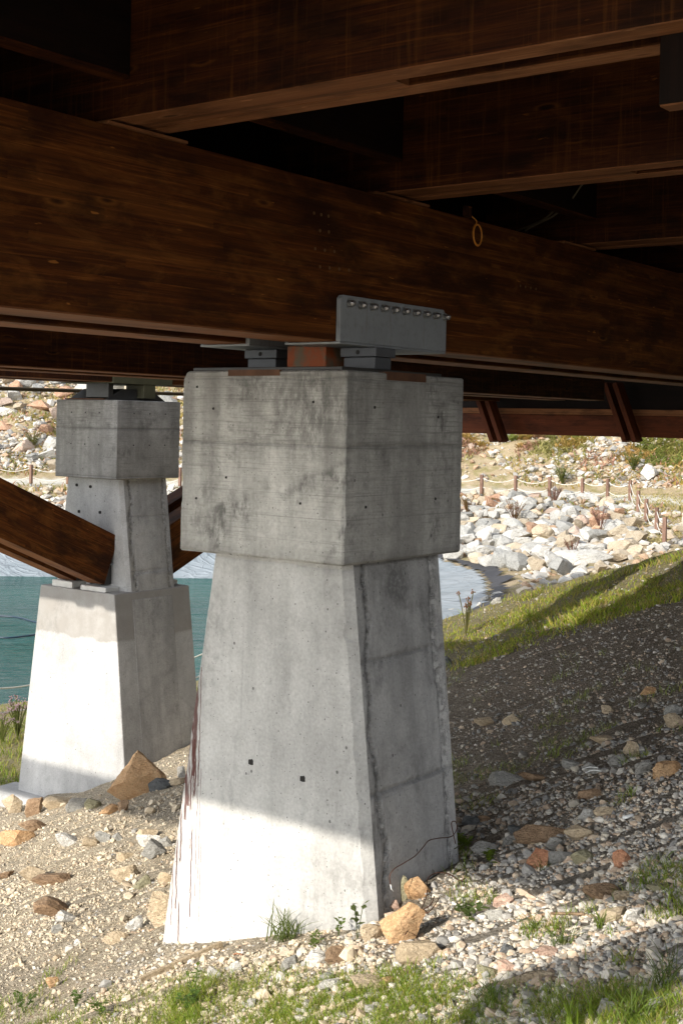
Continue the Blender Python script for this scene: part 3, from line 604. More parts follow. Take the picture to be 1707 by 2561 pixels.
# ------------------------------------------------------------------ steel bearings
def saddle(x0, x1, yf, yb, z, parent, front=True):
    mb = MB(); mb.box(x0, x1, yf-.03, yb+.03, z-.012, z-.001); mb.build('base_plate', 'steel', parent, .003)
    for y, s_ in (((yf-.03), -1), ((yb+.002), 1)):
        mb = MB(); c = .03
        P = [(x0, z), (x1, z), (x1, z+.232-c), (x1-c, z+.232), (x0+c*.6, z+.232), (x0, z+.232-c*.6)]
        y1 = y+.027; vs = [(x, y, q) for x, q in P]+[(x, y1, q) for x, q in P]; n = len(P)
        mb.add(vs, [tuple(range(n)), tuple(n+i for i in range(n))[::-1]]+[(i, n+i, n+(i+1) % n, (i+1) % n) for i in range(n)]); mb.build('side_plate', 'steel', parent, .003)
T = thing('steel_saddle', (5.69, 4.1, .40), 'grey steel saddle with a row of ten domed bolts on the big beam', 'bracket')
saddle(5.205, 6.181, 3.957, 4.25, .4035, T)
for k in range(10):
    x = 5.272+k*.0985; h = MB(); h.cyl((x, 3.927, .595), (0, -1, 0), .0215, .006, 18); h.build('washer', 'bolt', T, 0, False)
    h = MB(); h.cyl((x, 3.921, .595), (0, -1, 0), .0175, .033, 6, .5); h.build('bolt', 'bolt', T, .002)
T = thing('steel_saddle', (5.69, 4.7, .40), 'grey steel saddle under the hidden rear half of the big beam', 'bracket'); saddle(5.205, 6.181, 4.548, 4.835, .4035, T)
def bearing(x, y, z0, z1, label, w=.145, l=.20):
    T = thing('bridge_bearing', (x, y, z0), label, 'bearing'); zm = z0+(z1-z0)*.55
    mb = MB(); mb.box(x-w/2, x+w/2, y-l/2, y+l/2, z0, zm); mb.build('lower_block', 'bearing', T, .004)
    mb = MB(); mb.box(x-w/2-.014, x+w/2+.02, y-l/2-.014, y+l/2+.014, zm+.002, z1); mb.build('upper_block', 'bearing', T, .004)
    h = MB(); h.cyl((x-w/2-.0135, y, (zm+z1)/2), (-1, 0, 0), .012, .002, 12); h.build('bolt_hole', 'hole', T)
T = thing('steel_plate', (5.6, 4.4, .26), 'dark steel plate lying on top of the nearest pier cap', 'plate')
mb = MB(); mb.box(5.19, 6.10, 3.90, 4.90, .2605, .278); mb.build('plate', 'darksteel', T, .003)
bearing(5.57, 4.02, .279, .390, 'small grey block bearing under the bolted saddle on the nearest pier')
bearing(5.57, 4.68, .279, .390, 'small grey block bearing in shadow under the rear saddle on the nearest pier')
T = thing('packing_block', (5.5, 4.3, .28), 'orange painted packing block between the two bearings on the nearest pier', 'block')
mb = MB(); mb.box(5.42, 5.62, 4.18, 4.44, .279, .402); mb.build('block', 'orange', T, .006)
T = thing('steel_saddle', (11.6, 12, .44), 'olive steel saddle under the beam on the pier at the water', 'bracket')
mb = MB(); mb.box(11.08, 12.09, 11.77, 11.80, .43, .66); mb.build('side_plate', 'olive', T, .003)
mb = MB(); mb.box(11.08, 12.09, 11.77, 12.72, .422, .4345); mb.build('base_plate', 'olive', T, .003)
for x in (11.60,): mb = MB(); mb.box(x, x+.2, 11.78, 12.1, .25, .4215); mb.build('web', 'olive', T, .004)
mb = MB(); mb.box(11.12, 11.2, 11.9, 12.3, .25, .4215); mb.build('web', 'darksteel', T, .004)
T = thing('steel_trestle', (11.6, 12.2, .22), 'dark steel trestle foot spread across the top of the pier at the water', 'bracket')
mb = MB(); mb.add([(11.10, 11.9, .222), (12.10, 11.9, .222), (11.85, 11.9, .36), (11.35, 11.9, .36), (11.10, 12.6, .222), (12.10, 12.6, .222), (11.85, 12.6, .36), (11.35, 12.6, .36)], [(0,1,2,3),(7,6,5,4),(0,4,5,1),(1,5,6,2),(2,6,7,3),(3,7,4,0)]); mb.build('foot', 'darksteel', T, .004)
mb = MB(); mb.box(11.09, 11.45, 11.95, 12.65, .219, .236); mb.build('base_plate', 'rust', T)
for y in (12.0, 12.15, 12.35): h = MB(); h.cyl((11.2, y, .236), (0, 0, 1), .012, .05, 8); h.build('anchor_bolt', 'bolt', T)
# ------------------------------------------------------------------ cables
def spline(P, n=8):
    P = [Vector(q) for q in P]; P = [P[0]*2-P[1]]+P+[P[-1]*2-P[-2]]; out = []
    for i in range(1, len(P)-2):
        for k in range(n):
            t = k/n; a, b_, c, d = P[i-1:i+3]
            out.append(.5*((2*b_)+(c-a)*t+(2*a-5*b_+4*c-d)*t*t+(3*b_-a-3*c+d)*t**3))
    return out+[P[-2]]
T = thing('cable_coil', (6.53, 3.93, 1.1), 'small orange cable coil hung on the face of the big beam', 'cable')
pts = []
cc = onY(1194, 587, 3.93)
for k in range(64):
    a_ = k/63*2*math.pi*2.6+1.7; r_ = .052+.004*math.sin(a_*1.3)+.003*(k/63); pts.append((cc[0]+math.cos(a_)*r_*.86, 3.938-.012*k/63, cc[2]+math.sin(a_)*r_*1.12))
mb = MB(); mb.tube(pts, .0036, 6); mb.build('coil', 'yellow', T, smooth=True)
q = onY(1180, 542, 3.94); mb = MB(); mb.tube(spline([pts[0], (q[0]+.03, 3.93, q[2]-.02), q, tuple(onY(1165, 528, 3.95))], 6), .003, 6); mb.build('lead', 'yellow', T, smooth=True)
q = onY(1166, 535, 3.95); mb = MB(); mb.box(q[0]-.03, q[0]+.035, 3.935, 3.958, q[2]-.02, q[2]+.045); mb.build('clip', 'cross', T, .003)
T = thing('hanging_cable', (7.6, 3.9, 1.3), 'twin tan cables drooping in a long curve before the third crossbeam', 'cable')
for k in range(2):
    P = [onX(u, v, 7.6-.05*k) for u, v in ((1455+k*20, 440), (1437+k*17, 462), (1405+k*20, 502), (1370+k*12, 540), (1330+k*8, 562), (1290+k*22, 577))]
    mb = MB(); mb.tube(spline(P, 6), .006, 6); mb.build('strand', 'cable', T, smooth=True)
T = thing('conduit_pipe', (11, 16, .42), 'brown ribbed pipe strung level across the gap under the beams at the rear pier', 'pipe')
mb = MB(); P = [Vector((x, 16, .41+(x-13)*.008)) for x in np.linspace(8, 21, 90)]; mb.tube(P, [.030+.003*(i % 2) for i in range(90)], 10); mb.build('pipe', 'conduit', T, smooth=True)
# rope fences
def post_at(p, h, parent, r=.06):
    mb = MB(); x, y, z = p; mb.box(x-r, x+r, y-r, y+r, z+.1, z+h, 2); mb.build('post', 'post', parent, .012)
    mb = MB(); mb.box(x-r*.5, x+r*.5, y-r*.5, y+r*.5, z-.1, z+.1); mb.build('post_shoe', 'steel', parent)
def rope_between(a_, b_, sag, parent, r=.014):
    a_, b_ = Vector(a_), Vector(b_); mb = MB(); P = []
    for k in range(15): t_ = k/14; q = a_.lerp(b_, t_); q.z -= sag*4*t_*(1-t_); P.append(q)
    mb.tube(P, r, 6); mb.build('rope', 'rope', parent, smooth=True)
def fence(px, ds, label, h=.92):
    pts = []
    for (u, v), d in zip(px, ds):
        q = ray(u, v)*d; z = float(terrain(np.array(q[0]), np.array(q[1]))); pts.append(Vector((q[0], q[1], z)))
    T = thing('rope_fence', pts[len(pts)//2], label, 'fence')
    for q in pts: post_at(q, h, T)
    for a_, b_ in zip(pts, pts[1:]):
        for hh in (h*.86, h*.45): rope_between(a_+Vector((0, 0, hh)), b_+Vector((0, 0, hh)), .26 if (a_-b_).length > 2.6 else .18, T)
    return T
def dpath(u, v):   # depth where the outer edge of the path runs
    t_ = np.linspace(40, 90, 500); R_ = ray(u, v); s_ = sdf(R_[0]*t_, R_[1]*t_); i = np.where(s_ > 11.7)[0]; return t_[i[0]] if len(i) else 60
fp = [(1030, 1226), (1115, 1227), (1203, 1228), (1288, 1229), (1373, 1230), (1455, 1231)]
fd = [dpath(*q) for q in fp]
fp += [(1518, 1240), (1574, 1246), (1594, 1275), (1614, 1302), (1640, 1340), (1660, 1352)]; fd += [fd[-1]-.5, fd[-1]-1.3, fd[-1]-4.0, fd[-1]-6.5, fd[-1]-9.5, fd[-1]-12]
fence(fp, fd, 'rope fence of short wooden posts along the path above the white boulders')
lp = [(-110, 1195), (-15, 1199), (78, 1203), (170, 1206), (262, 1209), (355, 1212), (450, 1215)]
fence(lp, [dpath(*q) for q in lp], 'rope fence of short wooden posts along the path beyond the pier at the water')
fence([(-110, 1790), (205, 1800), (560, 1780)], [20.5, 22.5, 25], 'low sagging rope fence on the near shore behind the pier at the water', .95)
# floating hose on the lake
T = thing('floating_hose', (20, 25, -5.28), 'dark blue hose floating in a loop on the turquoise water', 'hose')
mb = MB(); P = [onZ(u, v, -5.27) for u, v in ((-220, 1560), (-90, 1578), (0, 1594), (60, 1591), (110, 1583), (170, 1572), (150, 1560), (92, 1556), (50, 1545), (10, 1541), (-80, 1538))]; mb.tube(spline(P, 8), .022, 8); mb.build('hose', 'hose', T, smooth=True)
# ------------------------------------------------------------------ rocks
import bmesh
_ico = {}
def ico(n):
    if n not in _ico:
        b_ = bmesh.new(); bmesh.ops.create_icosphere(b_, subdivisions=n, radius=1); b_.verts.ensure_lookup_table()
        _ico[n] = (np.array([v.co for v in b_.verts]), np.array([[v.index for v in f.verts] for f in b_.faces])); b_.free()
    return _ico[n]
def rock_verts(seed, n=3, planes=9, tight=.62, rough=.05):
    r = np.random.default_rng(seed); V, Fs = ico(n); V = V.copy(); planes = int(planes*1.7)
    for k in range(planes):
        d = r.normal(size=3); d[2] *= .8; d /= np.linalg.norm(d); o = r.uniform(tight-.16, tight+.14)
        e = V@d-o; V = V-np.outer(np.maximum(e, 0), d)
    V = V/np.abs(V).max(0)
    nn = fbm(V[:, 0]*3+seed, V[:, 1]*3+V[:, 2]*2.3, 3, seed % 97)-.5
    V = V*(1+rough*2*nn[:, None])
    if rough > .02:
        n2 = fbm(V[:, 0]*9+V[:, 1]*5+seed, V[:, 2]*11-V[:, 1]*7, 3, seed % 89)-.5; V = V*(1+rough*.7*n2[:, None])
    return V, Fs
def rock(name, P, size, mat, label, seed, rotz, tilt=0., sink=.18, group=None, n=3, planes=9, tight=.62):
    V, Fs = rock_verts(seed, n, planes, tight, .085); V = V*np.array(size)/2
    ca, sa = math.cos(tilt), math.sin(tilt); V = np.stack([V[:, 0]*ca-V[:, 2]*sa, V[:, 1], V[:, 0]*sa+V[:, 2]*ca], -1)
    ca, sa = math.cos(rotz), math.sin(rotz); V = np.stack([V[:, 0]*ca-V[:, 1]*sa, V[:, 0]*sa+V[:, 1]*ca, V[:, 2]], -1)
    V[:, 2] -= V[:, 2].min()+size[2]*sink
    o = np_mesh(name, V, Fs, mat); o.location = P; return tag(o, label, 'rock', group)
yaw = math.pi/2-TH   # turn so a rock's long side lies across the view
ROCKS = [
(30,2034,50,50,'tan','broken tan block with a hollow shaded side at the foot of the rear pier'),
(84,2040,46,42,'brown','brown slab propped on edge beside the broken tan block by the rear pier'),
(135,2024,66,38,'tan','pale rounded boulder against the sunny foot of the rear pier'),
(190,2026,58,32,'grey','grey flat topped boulder against the foot of the rear pier'),
(232,2024,38,24,'olive','small olive stone at the right end of the row before the rear pier'),
(352,1992,136,128,'orange','tall pointed orange boulder leaning beside the rear pier'),
(398,1977,58,26,'dark','dark slate block right of the tall orange boulder'),
(276,2037,48,28,'orange','low orange stone in front of the tall orange boulder'),
(306,2030,24,32,'brown','upright brown stone just below the tall orange boulder'),
(445,1965,40,20,'tan','tan stone in the gap between the two piers'),
(452,1945,22,26,'white','bright pale stone touching the left edge of the nearest pier'),
(82,2084,64,30,'brown','brown wedge on the slope below the broken tan block'),
(40,2112,92,36,'orange','broad flat orange rock at the picture edge on the slope'),
(258,2107,34,28,'grey','small grey cube of rock mid slope left of the nearest pier'),
(292,2110,26,20,'grey','small grey stone right of the grey cube of rock'),
(170,2116,54,28,'white','pale flat rock mid slope below the row at the rear pier'),
(222,2120,48,20,'tan','flat tan slab half buried mid slope'),
(365,2102,48,28,'tan','upper tan rock of the pile left of the nearest pier'),
(372,2116,56,26,'white','pale middle rock of the pile left of the nearest pier'),
(416,2118,34,22,'grey','grey rock of the pile touching the nearest pier'),
(382,2148,58,44,'grey','rounded grey boulder at the bottom of the pile left of the nearest pier'),
(312,2152,44,20,'tan','thin tan slab below the small grey stones'),
(310,2206,76,52,'tan','tan wedge shaped boulder casting a shadow left of the nearest pier'),
(80,2208,54,40,'tan','tan tilted wedge on bare earth with a shaded right side'),
(132,2212,100,20,'brown','long thin brown slab lying beside the tilted wedge'),
(360,2220,50,38,'olive','square olive block standing below the tan wedge boulder'),
(414,2222,54,32,'tan','tan flat block touching the nearest pier left of its red streaks'),
(140,2294,100,34,'brown','long brown ridge of rock lying on bare earth'),
(404,2318,78,92,'tan','large pale slab leaning on the left foot of the nearest pier'),
(8,2198,40,16,'brown','low brown stone cut by the picture edge'),
(130,2470,28,26,'orange','lone orange stone on bare earth near the grass'),
(293,2356,58,28,'tan','low tan double stone on bare earth before the leaning slab'),
(163,2314,44,26,'white','pale flat stone under the long brown ridge'),
(140,2338,28,20,'grey','grey pebble sized stone under the pale flat stone'),
(333,2330,38,28,'white','pale flat stone between the double stone and the leaning slab'),
(536,2446,30,30,'white','white angular stone with a dark shadow before the nearest pier'),
(587,2432,26,26,'white','white stone right behind the angular white stone before the pier'),
(142,2403,20,16,'tan','tiny tan cube stone on bare earth'),
(192,2364,18,16,'white','tiny white stone on bare earth'),
(795,2418,50,38,'white','pale block in the gravel before the middle of the nearest pier'),
(842,2414,74,44,'brown','split brown block right of the pale block before the nearest pier'),
(727,2428,42,36,'grey','grey triangular stone left of the pale block before the nearest pier'),
(1000,2356,112,88,'orange','big sunlit orange boulder at the near corner of the nearest pier'),
(925,2357,54,44,'tan','tan boulder tucked left of the big sunlit orange boulder'),
(982,2278,34,22,'pink','pinkish stone wedged against the shaded side of the nearest pier'),
(1042,2408,100,44,'tan','broad pale slab in gravel below the big orange boulder'),
(827,2474,56,24,'white','white flat stone among grass blades'),
(977,2463,36,16,'orange','small yellow orange flat stone among grass blades'),
(1012,2442,22,18,'pink','tiny pink stone among gravel below the broad pale slab'),
(921,2480,104,22,'tan','wide tan flat slab at the top edge of the grass'),
(1008,2254,26,68,'olive','upright olive stone leaning on the shaded side of the nearest pier'),
(1050,2248,58,52,'orange','yellow block half in sun beside the upright olive stone'),
(1062,2198,40,30,'grey','grey stone in shade behind the yellow block'),
(1367,2100,128,44,'brown','largest brown slab in the shade right of the nearest pier'),
(1450,2102,64,34,'tan','tan block at the right end of the largest brown slab'),
(1387,2126,38,30,'grey','grey angular stone under the tan block in shade'),
(1398,2154,58,40,'grey','grey cuboid between two orange rocks in shade'),
(1350,2163,54,42,'red','orange red rock left of the grey cuboid in shade'),
(1462,2158,58,32,'olive','olive slab right of the grey cuboid in shade'),
(1552,2170,42,42,'red','rounded rust red rock alone in the grey gravel'),
(1507,2243,90,40,'brown','long brown banded rock on the edge of the sunlit gravel'),
(1217,2138,60,28,'grey','dim grey rock right of the shaded pier foot'),
(1468,2050,40,26,'grey','pale grey rock above the tan block in shade'),
(1520,2039,58,20,'tan','flat tan stone right of the pale grey rock in shade'),
(1425,1925,52,26,'grey','grey flat rock mid slope in deep shade'),
(1483,1936,44,22,'grey','grey slab right of the flat rock mid slope in deep shade'),
(1577,1893,34,36,'tan','upright tan rock high on the shaded slope'),
(1543,1918,44,28,'grey','grey rock left below the upright tan rock'),
(1615,1935,42,32,'grey','grey lumpy rock between upright tan rock and orange wedge'),
(1672,1942,64,48,'orange','orange sided wedge rock on the shaded slope at the picture edge'),
(1275,1968,96,36,'grey','wide grey outcrop in the shade right of the pier'),
(1340,1955,70,16,'brown','flat brown outcrop beside the wide grey one'),
(1470,2004,60,32,'brown','dim brown rock above the flat tan stone in shade'),
(1290,2088,38,22,'dark','dark rock left of the largest brown slab'),
(1175,2066,40,26,'dark','dark rock beside the shaded edge of the nearest pier'),
(1210,2058,36,22,'brown','dim brown stone right of the dark rock at the pier edge'),
(1270,2115,28,26,'grey','small grey stone left below the largest brown slab'),
(1340,2111,34,14,'tan','thin tan stone under the largest brown slab'),
(1263,2266,54,28,'pink','pink rock in the sunlit gravel right of the pier'),
(1565,2248,56,20,'tan','flat tan rock right of the long banded rock'),
(1650,2230,54,18,'olive','flat olive rock near the edge of the shade at the right'),
(1510,1861,54,22,'tan','tan flat stone high in the shade near the picture edge'),
(1212,1816,50,24,'tan','tan stone on the shaded slope level with the rear pier base'),
(1275,1814,44,22,'tan','tan stone just right of its twin on the shaded slope'),
(1686,1789,40,26,'grey','grey rock at the picture edge halfway down the slope'),
(1685,1820,44,36,'tan','tan rock under the grey one at the picture edge'),
(1118,1664,24,20,'dark','dark stone at the top of the shaded slope beside the pier'),
(1622,1738,40,18,'orange','orange flat stone high on the shaded slope'),
(1523,1783,34,20,'tan','small tan stone high on the shaded slope'),
(1515,2548,50,52,'grey','grey upright stone among grass at the bottom of the picture'),
(1265,2388,36,28,'dark','dark grey stone at the tip of the shadow on the gravel'),
(1222,2444,50,30,'olive','tan olive block below the dark grey stone'),
(1268,2435,42,30,'pink','pink block beside the tan olive block'),
(1370,2394,60,24,'pink','flat pink stone at the edge of the shadow'),
(1538,2305,64,34,'tan','pale tan rock in the sunlit gravel near the long banded rock'),
(1580,2303,42,26,'white','white rock beside the pale tan one in sunlit gravel'),
(1245,2303,50,24,'grey','flat bluish grey stone in the sunlit gravel'),
]
uu = np.array([r_[0] for r_ in ROCKS], float); vv_ = np.array([r_[1] for r_ in ROCKS], float)
GP, _ = ground_hit(uu, vv_); occ = []
for k, ((u, v, w_, h_, mt, lb), P) in enumerate(zip(ROCKS, GP)):
    d = depth(P); s_ = d/F; wd = w_*s_; hh = h_*s_
    dp = wd*(.5+.3*((k*37) % 10)/10)
    back = Vector((ct, st, 0))*dp*.35
    tl = {5: .25, 23: -.3, 28: .5, 42: .28}.get(k, (((k*53) % 11)/11-.5)*.35)
    q = Vector((P[0], P[1], P[2]))+back; q.z = float(terrain(np.array(q.x), np.array(q.y)))
    rock('rock', q, (wd*1.25, dp*1.1, hh*1.38), 'r_'+mt, lb, 100+k*7, -yaw+(((k*29) % 13)/13-.5)*.6, tl, .2, None, 5 if w_ > 70 else 4, 10, .58)
# boulders of the far bank and hillside
def poisson(n, u0, u1, v0, v1, rad, seed, test=None):
    r = np.random.default_rng(seed); out = []
    for _ in range(n*60):
        u = r.uniform(u0, u1); v = r.uniform(v0, v1)
        if test and not test(u, v): continue
        rr = rad(v)
        if all((u-a_)**2+((v-b_)*1.7)**2 > rr*rr for a_, b_ in out): out.append((u, v))
        if len(out) >= n: break
    return out
r_ = np.random.default_rng(5)
def boulders(pts, px, zonename, where, kinds, probs):
    P, ok = ground_hit([q[0] for q in pts], [q[1] for q in pts])
    for (u, v), p, o_ in zip(pts, P, ok):
        if not o_ or (zonename != 'on the near shore' and farw(p[0], p[1]) < .6): continue
        d = depth(p)*1.0; w_ = px(v)*r_.uniform(.75, 1.35)*d/F; kd = r_.choice(kinds, p=probs)
        name = {'white': 'white', 'tan': 'tan', 'red': 'rust red', 'grey': 'grey', 'pink': 'pinkish'}[kd]
        rock('boulder', p, (w_*1.15, w_*r_.uniform(.7, 1.0), w_*r_.uniform(.55, .85)), 'b_'+kd, f'{name} boulder {where}', int(r_.integers(1e6)), r_.uniform(0, 6.3), r_.uniform(-.35, .35), .22, f'{name} boulders {zonename}', 4, 11, .55)
def in_rip(u, v): return v > 1238+max(0, (u-1480)*.42) and v < 1405+(u-1100)*.12 and u < min(1610, 1490+(v-1238)*1.3)
boulders(poisson(165, 1120, 1600, 1240, 1480, lambda v: 16+(v-1240)*.085, 3, in_rip), lambda v: 33+(v-1240)*.16, 'of the rock bank', 'in the rock bank between roped path and pond', ['white', 'tan', 'red', 'grey', 'pink'], [.50, .24, .05, .16, .05])
boulders(poisson(42, -40, 520, 915, 1175, lambda v: 24, 8, lambda u, v: u < 150 or v < 1010), lambda v: 46, 'on the hill behind the rear pier', 'on the rubble hill behind the pier at the water', ['white', 'tan', 'red', 'grey', 'pink'], [.3, .22, .16, .2, .12])
boulders(poisson(10, -40, 520, 1222, 1330, lambda v: 26, 18), lambda v: 22, 'below the left path', 'between pond liner and path beyond the pier at the water', ['white', 'tan', 'red', 'grey', 'pink'], [.4, .25, .05, .2, .1])
boulders(poisson(8, 1150, 1707, 1085, 1200, lambda v: 30, 28), lambda v: 19, 'above the roped path', 'on the earth slope above the roped path', ['white', 'tan', 'red', 'grey', 'pink'], [.5, .25, .05, .1, .1])
boulders(poisson(8, 1095, 1260, 1490, 1560, lambda v: 18, 31, lambda u, v: abs(v-(1548-(u-1100)*.36)) < 12), lambda v: 26, 'on the near shore', 'along the near edge of the pond liner', ['white', 'tan', 'pink', 'grey', 'red'], [.4, .25, .2, .05, .1])
P, _ = ground_hit([1618], [1196]); rock('boulder', P[0], (.95, .8, .75), 'b_white', 'single large white boulder beside the path under the hillside shrubs', 991, .4, .1, .15, None, 4)
# ------------------------------------------------------------------ gravel, rubble (stuff)
def stones(name, P, size, col, mat='gravel', seed=1, flat=.65, variants=6, n=1):
    r = np.random.default_rng(seed); nP = len(P); vid = r.integers(0, variants, nP); Vs = []; Fs = []; Cs = []; off = 0
    for k in range(variants):
        V0, F0 = rock_verts(seed*31+k, n, 7, .6, .0); i = np.where(vid == k)[0]; m_ = len(i)
        if not m_: continue
        a_ = r.uniform(0, 6.28, m_); b_ = r.uniform(-.6, .6, m_); sx = size[i]*r.uniform(.7, 1.35, m_); sy = size[i]*r.uniform(.6, 1.0, m_); sz = size[i]*flat*r.uniform(.6, 1.2, m_)
        X = V0[None, :, 0]*sx[:, None]/2; Y = V0[None, :, 1]*sy[:, None]/2; Z = V0[None, :, 2]*sz[:, None]/2
        X, Z = X*np.cos(b_)[:, None]-Z*np.sin(b_)[:, None], X*np.sin(b_)[:, None]+Z*np.cos(b_)[:, None]
        X, Y = X*np.cos(a_)[:, None]-Y*np.sin(a_)[:, None], X*np.sin(a_)[:, None]+Y*np.cos(a_)[:, None]
        W_ = np.stack([X+P[i, 0, None], Y+P[i, 1, None], Z+P[i, 2, None]+(sz*.22)[:, None]], -1)
        Vs.append(W_.reshape(-1, 3)); Fs.append((F0[None]+(np.arange(m_)*len(V0))[:, None, None]+off).reshape(-1, 3)); Cs.append(np.repeat(col[i], len(V0), 0)); off += m_*len(V0)
    o = np_mesh(name, np.concatenate(Vs), np.concatenate(Fs), mat, np.concatenate(Cs)); o['kind'] = 'stuff'; return o
PAL_T = 1.36*np.array([(.46,.37,.25),(.52,.44,.32),(.40,.31,.20),(.36,.33,.28),(.56,.50,.40),(.44,.30,.18),(.30,.28,.25)])
PAL_G = 1.42*np.array([(.30,.29,.27),(.40,.385,.36),(.22,.22,.22),(.46,.42,.35),(.52,.50,.46),(.36,.26,.18),(.17,.175,.18),(.44,.34,.24)])
def scatter(n, u0, u1, v0, v1, seed, vexp=1.0, keep=None):
    r = np.random.default_rng(seed); u = r.uniform(u0, u1, n); v = v0+(v1-v0)*r.uniform(0, 1, n)**vexp
    P, ok = ground_hit(u, v); s_ = sdf(P[:, 0], P[:, 1]); ok &= (s_ > .1)
    if keep is not None: ok &= keep(P, u, v, r)
    return P[ok], u[ok], v[ok], r
inpier = lambda P: ((np.abs(P[:, 0]-5.72) < .42) & (np.abs(P[:, 1]-4.37) < .74)) | ((np.abs(P[:, 0]-11.62) < .62) & (np.abs(P[:, 1]-12.24) < .95))
def lump(P, sc, s): return fbm(P[:, 0]*sc, P[:, 1]*sc, 3, s)
NEARP = lambda P, u, v, r: (farw(P[:, 0], P[:, 1]) < .2) & ~inpier(P)
# right gravel
def kR(P, u, v, r):
    side = P[:, 0]*.55-P[:, 1]*.8+1.2+(lump(P, 1., 2)-.5)*2
    return NEARP(P, u, v, r) & (r.uniform(0, 1, len(P)) < np.clip(side/2.2+.05, .04, 1)) & ((P[:, 0] < 13.6) | (r.uniform(0, 1, len(P)) < .9)) & (r.uniform(0, 1, len(P)) < (.72+.3*(lump(P, .9, 31) > .42))*(1-.35*sstep(6.5, 8, P[:, 0])))
P, u, v, r = scatter(140000, -250, 2050, 1380, 2720, 21, .9, kR)
sz = np.maximum(r.lognormal(math.log(.0165), .52, len(P)), depth(P.T)*1.9/F); sz = np.minimum(sz, .085)
dk_ = sstep(6.0, 7.4, P[:, 0]+(lump(P, 1.3, 14)-.5)*2.2)[:, None]  # stones on the shaded slope darkened too, shade put into their colour
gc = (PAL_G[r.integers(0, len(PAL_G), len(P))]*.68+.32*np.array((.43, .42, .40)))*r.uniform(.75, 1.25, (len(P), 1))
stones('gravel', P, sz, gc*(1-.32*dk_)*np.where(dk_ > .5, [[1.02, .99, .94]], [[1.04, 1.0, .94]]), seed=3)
# left rubble
def kL(P, u, v, r):
    side = P[:, 0]*.55-P[:, 1]*.8+1.2+(lump(P, 1., 2)-.5)*2
    far_ = sstep(5.5, 9, P[:, 0]*.5+P[:, 1]*.6)
    bare = sstep(.40, .58, lump(P, 1.3, 12))
    return NEARP(P, u, v, r) & (side < 1.2) & (P[:, 1] < 14.2) & (r.uniform(0, 1, len(P)) < np.clip(.08+.48*far_+.36*bare, 0, 1))
P, u, v, r = scatter(130000, -400, 1150, 1880, 2720, 22, 1.0, kL)
big = r.uniform(0, 1, len(P)) < .022
sz = np.maximum(r.lognormal(math.log(.0115), .5, len(P)), depth(P.T)*1.6/F)*np.where(big, 2.8, 1); sz = np.minimum(sz, .13)
tc = PAL_T[r.integers(0, len(PAL_T), len(P))]; tc = tc*.28+.72*np.array((.56, .48, .36)); stones('rubble', P, sz, tc*r.uniform(.82, 1.15, (len(P), 1)), seed=5, flat=.75)
# far rubble on the hillside and between the boulders
def kF(P, u, v, r):
    s_ = sdf(P[:, 0], P[:, 1]); w = farw(P[:, 0], P[:, 1])
    return (w > .6) & ((s_ < 11.4) | (s_ > 15)) & (s_ > 1.2) & (r.uniform(0, 1, len(P)) < .25+.9*(lump(P, .3, 41) > .45))
P, u, v, r = scatter(52000, -250, 2000, 860, 1560, 23, 1.0, kF)
sz = r.lognormal(math.log(.16), .55, len(P)); sz = np.where(sdf(P[:, 0], P[:, 1]) < 11.5, sz*1.6, sz)*np.where(u < 700, 1.25, 1); sz = np.minimum(sz, .5)
PAL_F = .82*np.array([(.58,.55,.50),(.50,.43,.33),(.44,.36,.27),(.40,.385,.36),(.62,.59,.54),(.48,.33,.22),(.34,.32,.29)])
stones('rubble', P, sz, PAL_F[r.integers(0, len(PAL_F), len(P))]*r.uniform(.8, 1.15, (len(P), 1)), seed=9)
# ------------------------------------------------------------------ grass and plants
def blades(name, P, h, lean, col, wd, seed, mat='leaf', kind='stuff', dirs=None):
    r = np.random.default_rng(seed); n = len(P); a_ = r.uniform(0, 6.28, n) if dirs is None else dirs; ln_ = lean*r.uniform(.3, 1.3, n)
    dx, dy = np.cos(a_), np.sin(a_); fx = r.uniform(0, 6.28, n); wx, wy = np.cos(fx), np.sin(fx); V = np.zeros((n, 7, 3)); T_ = (0, .4, .75, 1.0)
    for i, t_ in enumerate(T_):
        c = P+np.stack([dx*h*ln_*t_**1.8, dy*h*ln_*t_**1.8, h*(t_-.25*ln_*t_**2)], -1)
        if i < 3:
            ww = (wd*(1-.45*t_))[:, None]/2; V[:, 2*i] = c-np.stack([wx, wy, 0*wx], -1)*ww; V[:, 2*i+1] = c+np.stack([wx, wy, 0*wx], -1)*ww
        else: V[:, 6] = c
    f_ = np.array([(0,1,3),(0,3,2),(2,3,5),(2,5,4),(4,5,6)]); Fs = (f_[None]+(np.arange(n)*7)[:, None, None]).reshape(-1, 3)
    o = np_mesh(name, V.reshape(-1, 3), Fs, mat, np.repeat(col, 7, 0), True)
    if kind: o['kind'] = kind
    return o
GPAL = 1.3*np.array([(.14,.20,.025),(.19,.24,.03),(.09,.14,.02),(.26,.25,.05),(.16,.23,.03)]); DRY = np.array([(.30,.24,.11),(.24,.20,.08),(.36,.29,.15)])
def gcol(r, n, dry=.15):
    c = GPAL[r.integers(0, len(GPAL), n)]*r.uniform(.75, 1.3, (n, 1)); d = r.uniform(0, 1, n) < dry; c[d] = DRY[r.integers(0, 3, d.sum())]; return c
def kg(P, u, v, r):   # foreground turf, denser towards the bottom edge
    edge = np.interp(u, [-300, 0, 250, 420, 700, 900, 1250, 1500, 1800], [2560, 2520, 2510, 2470, 2450, 2445, 2480, 2500, 2480])
    f_ = sstep(-45, 55, v-edge)*(.22+.85*sstep(.43, .58, lump(P, 4.2, 61)))
    f_ = np.where((u < 420), f_*.35, f_); f_ = np.where(u > 1230, f_*.5, f_)
    return NEARP(P, u, v, r) & (r.uniform(0, 1, len(P)) < f_)
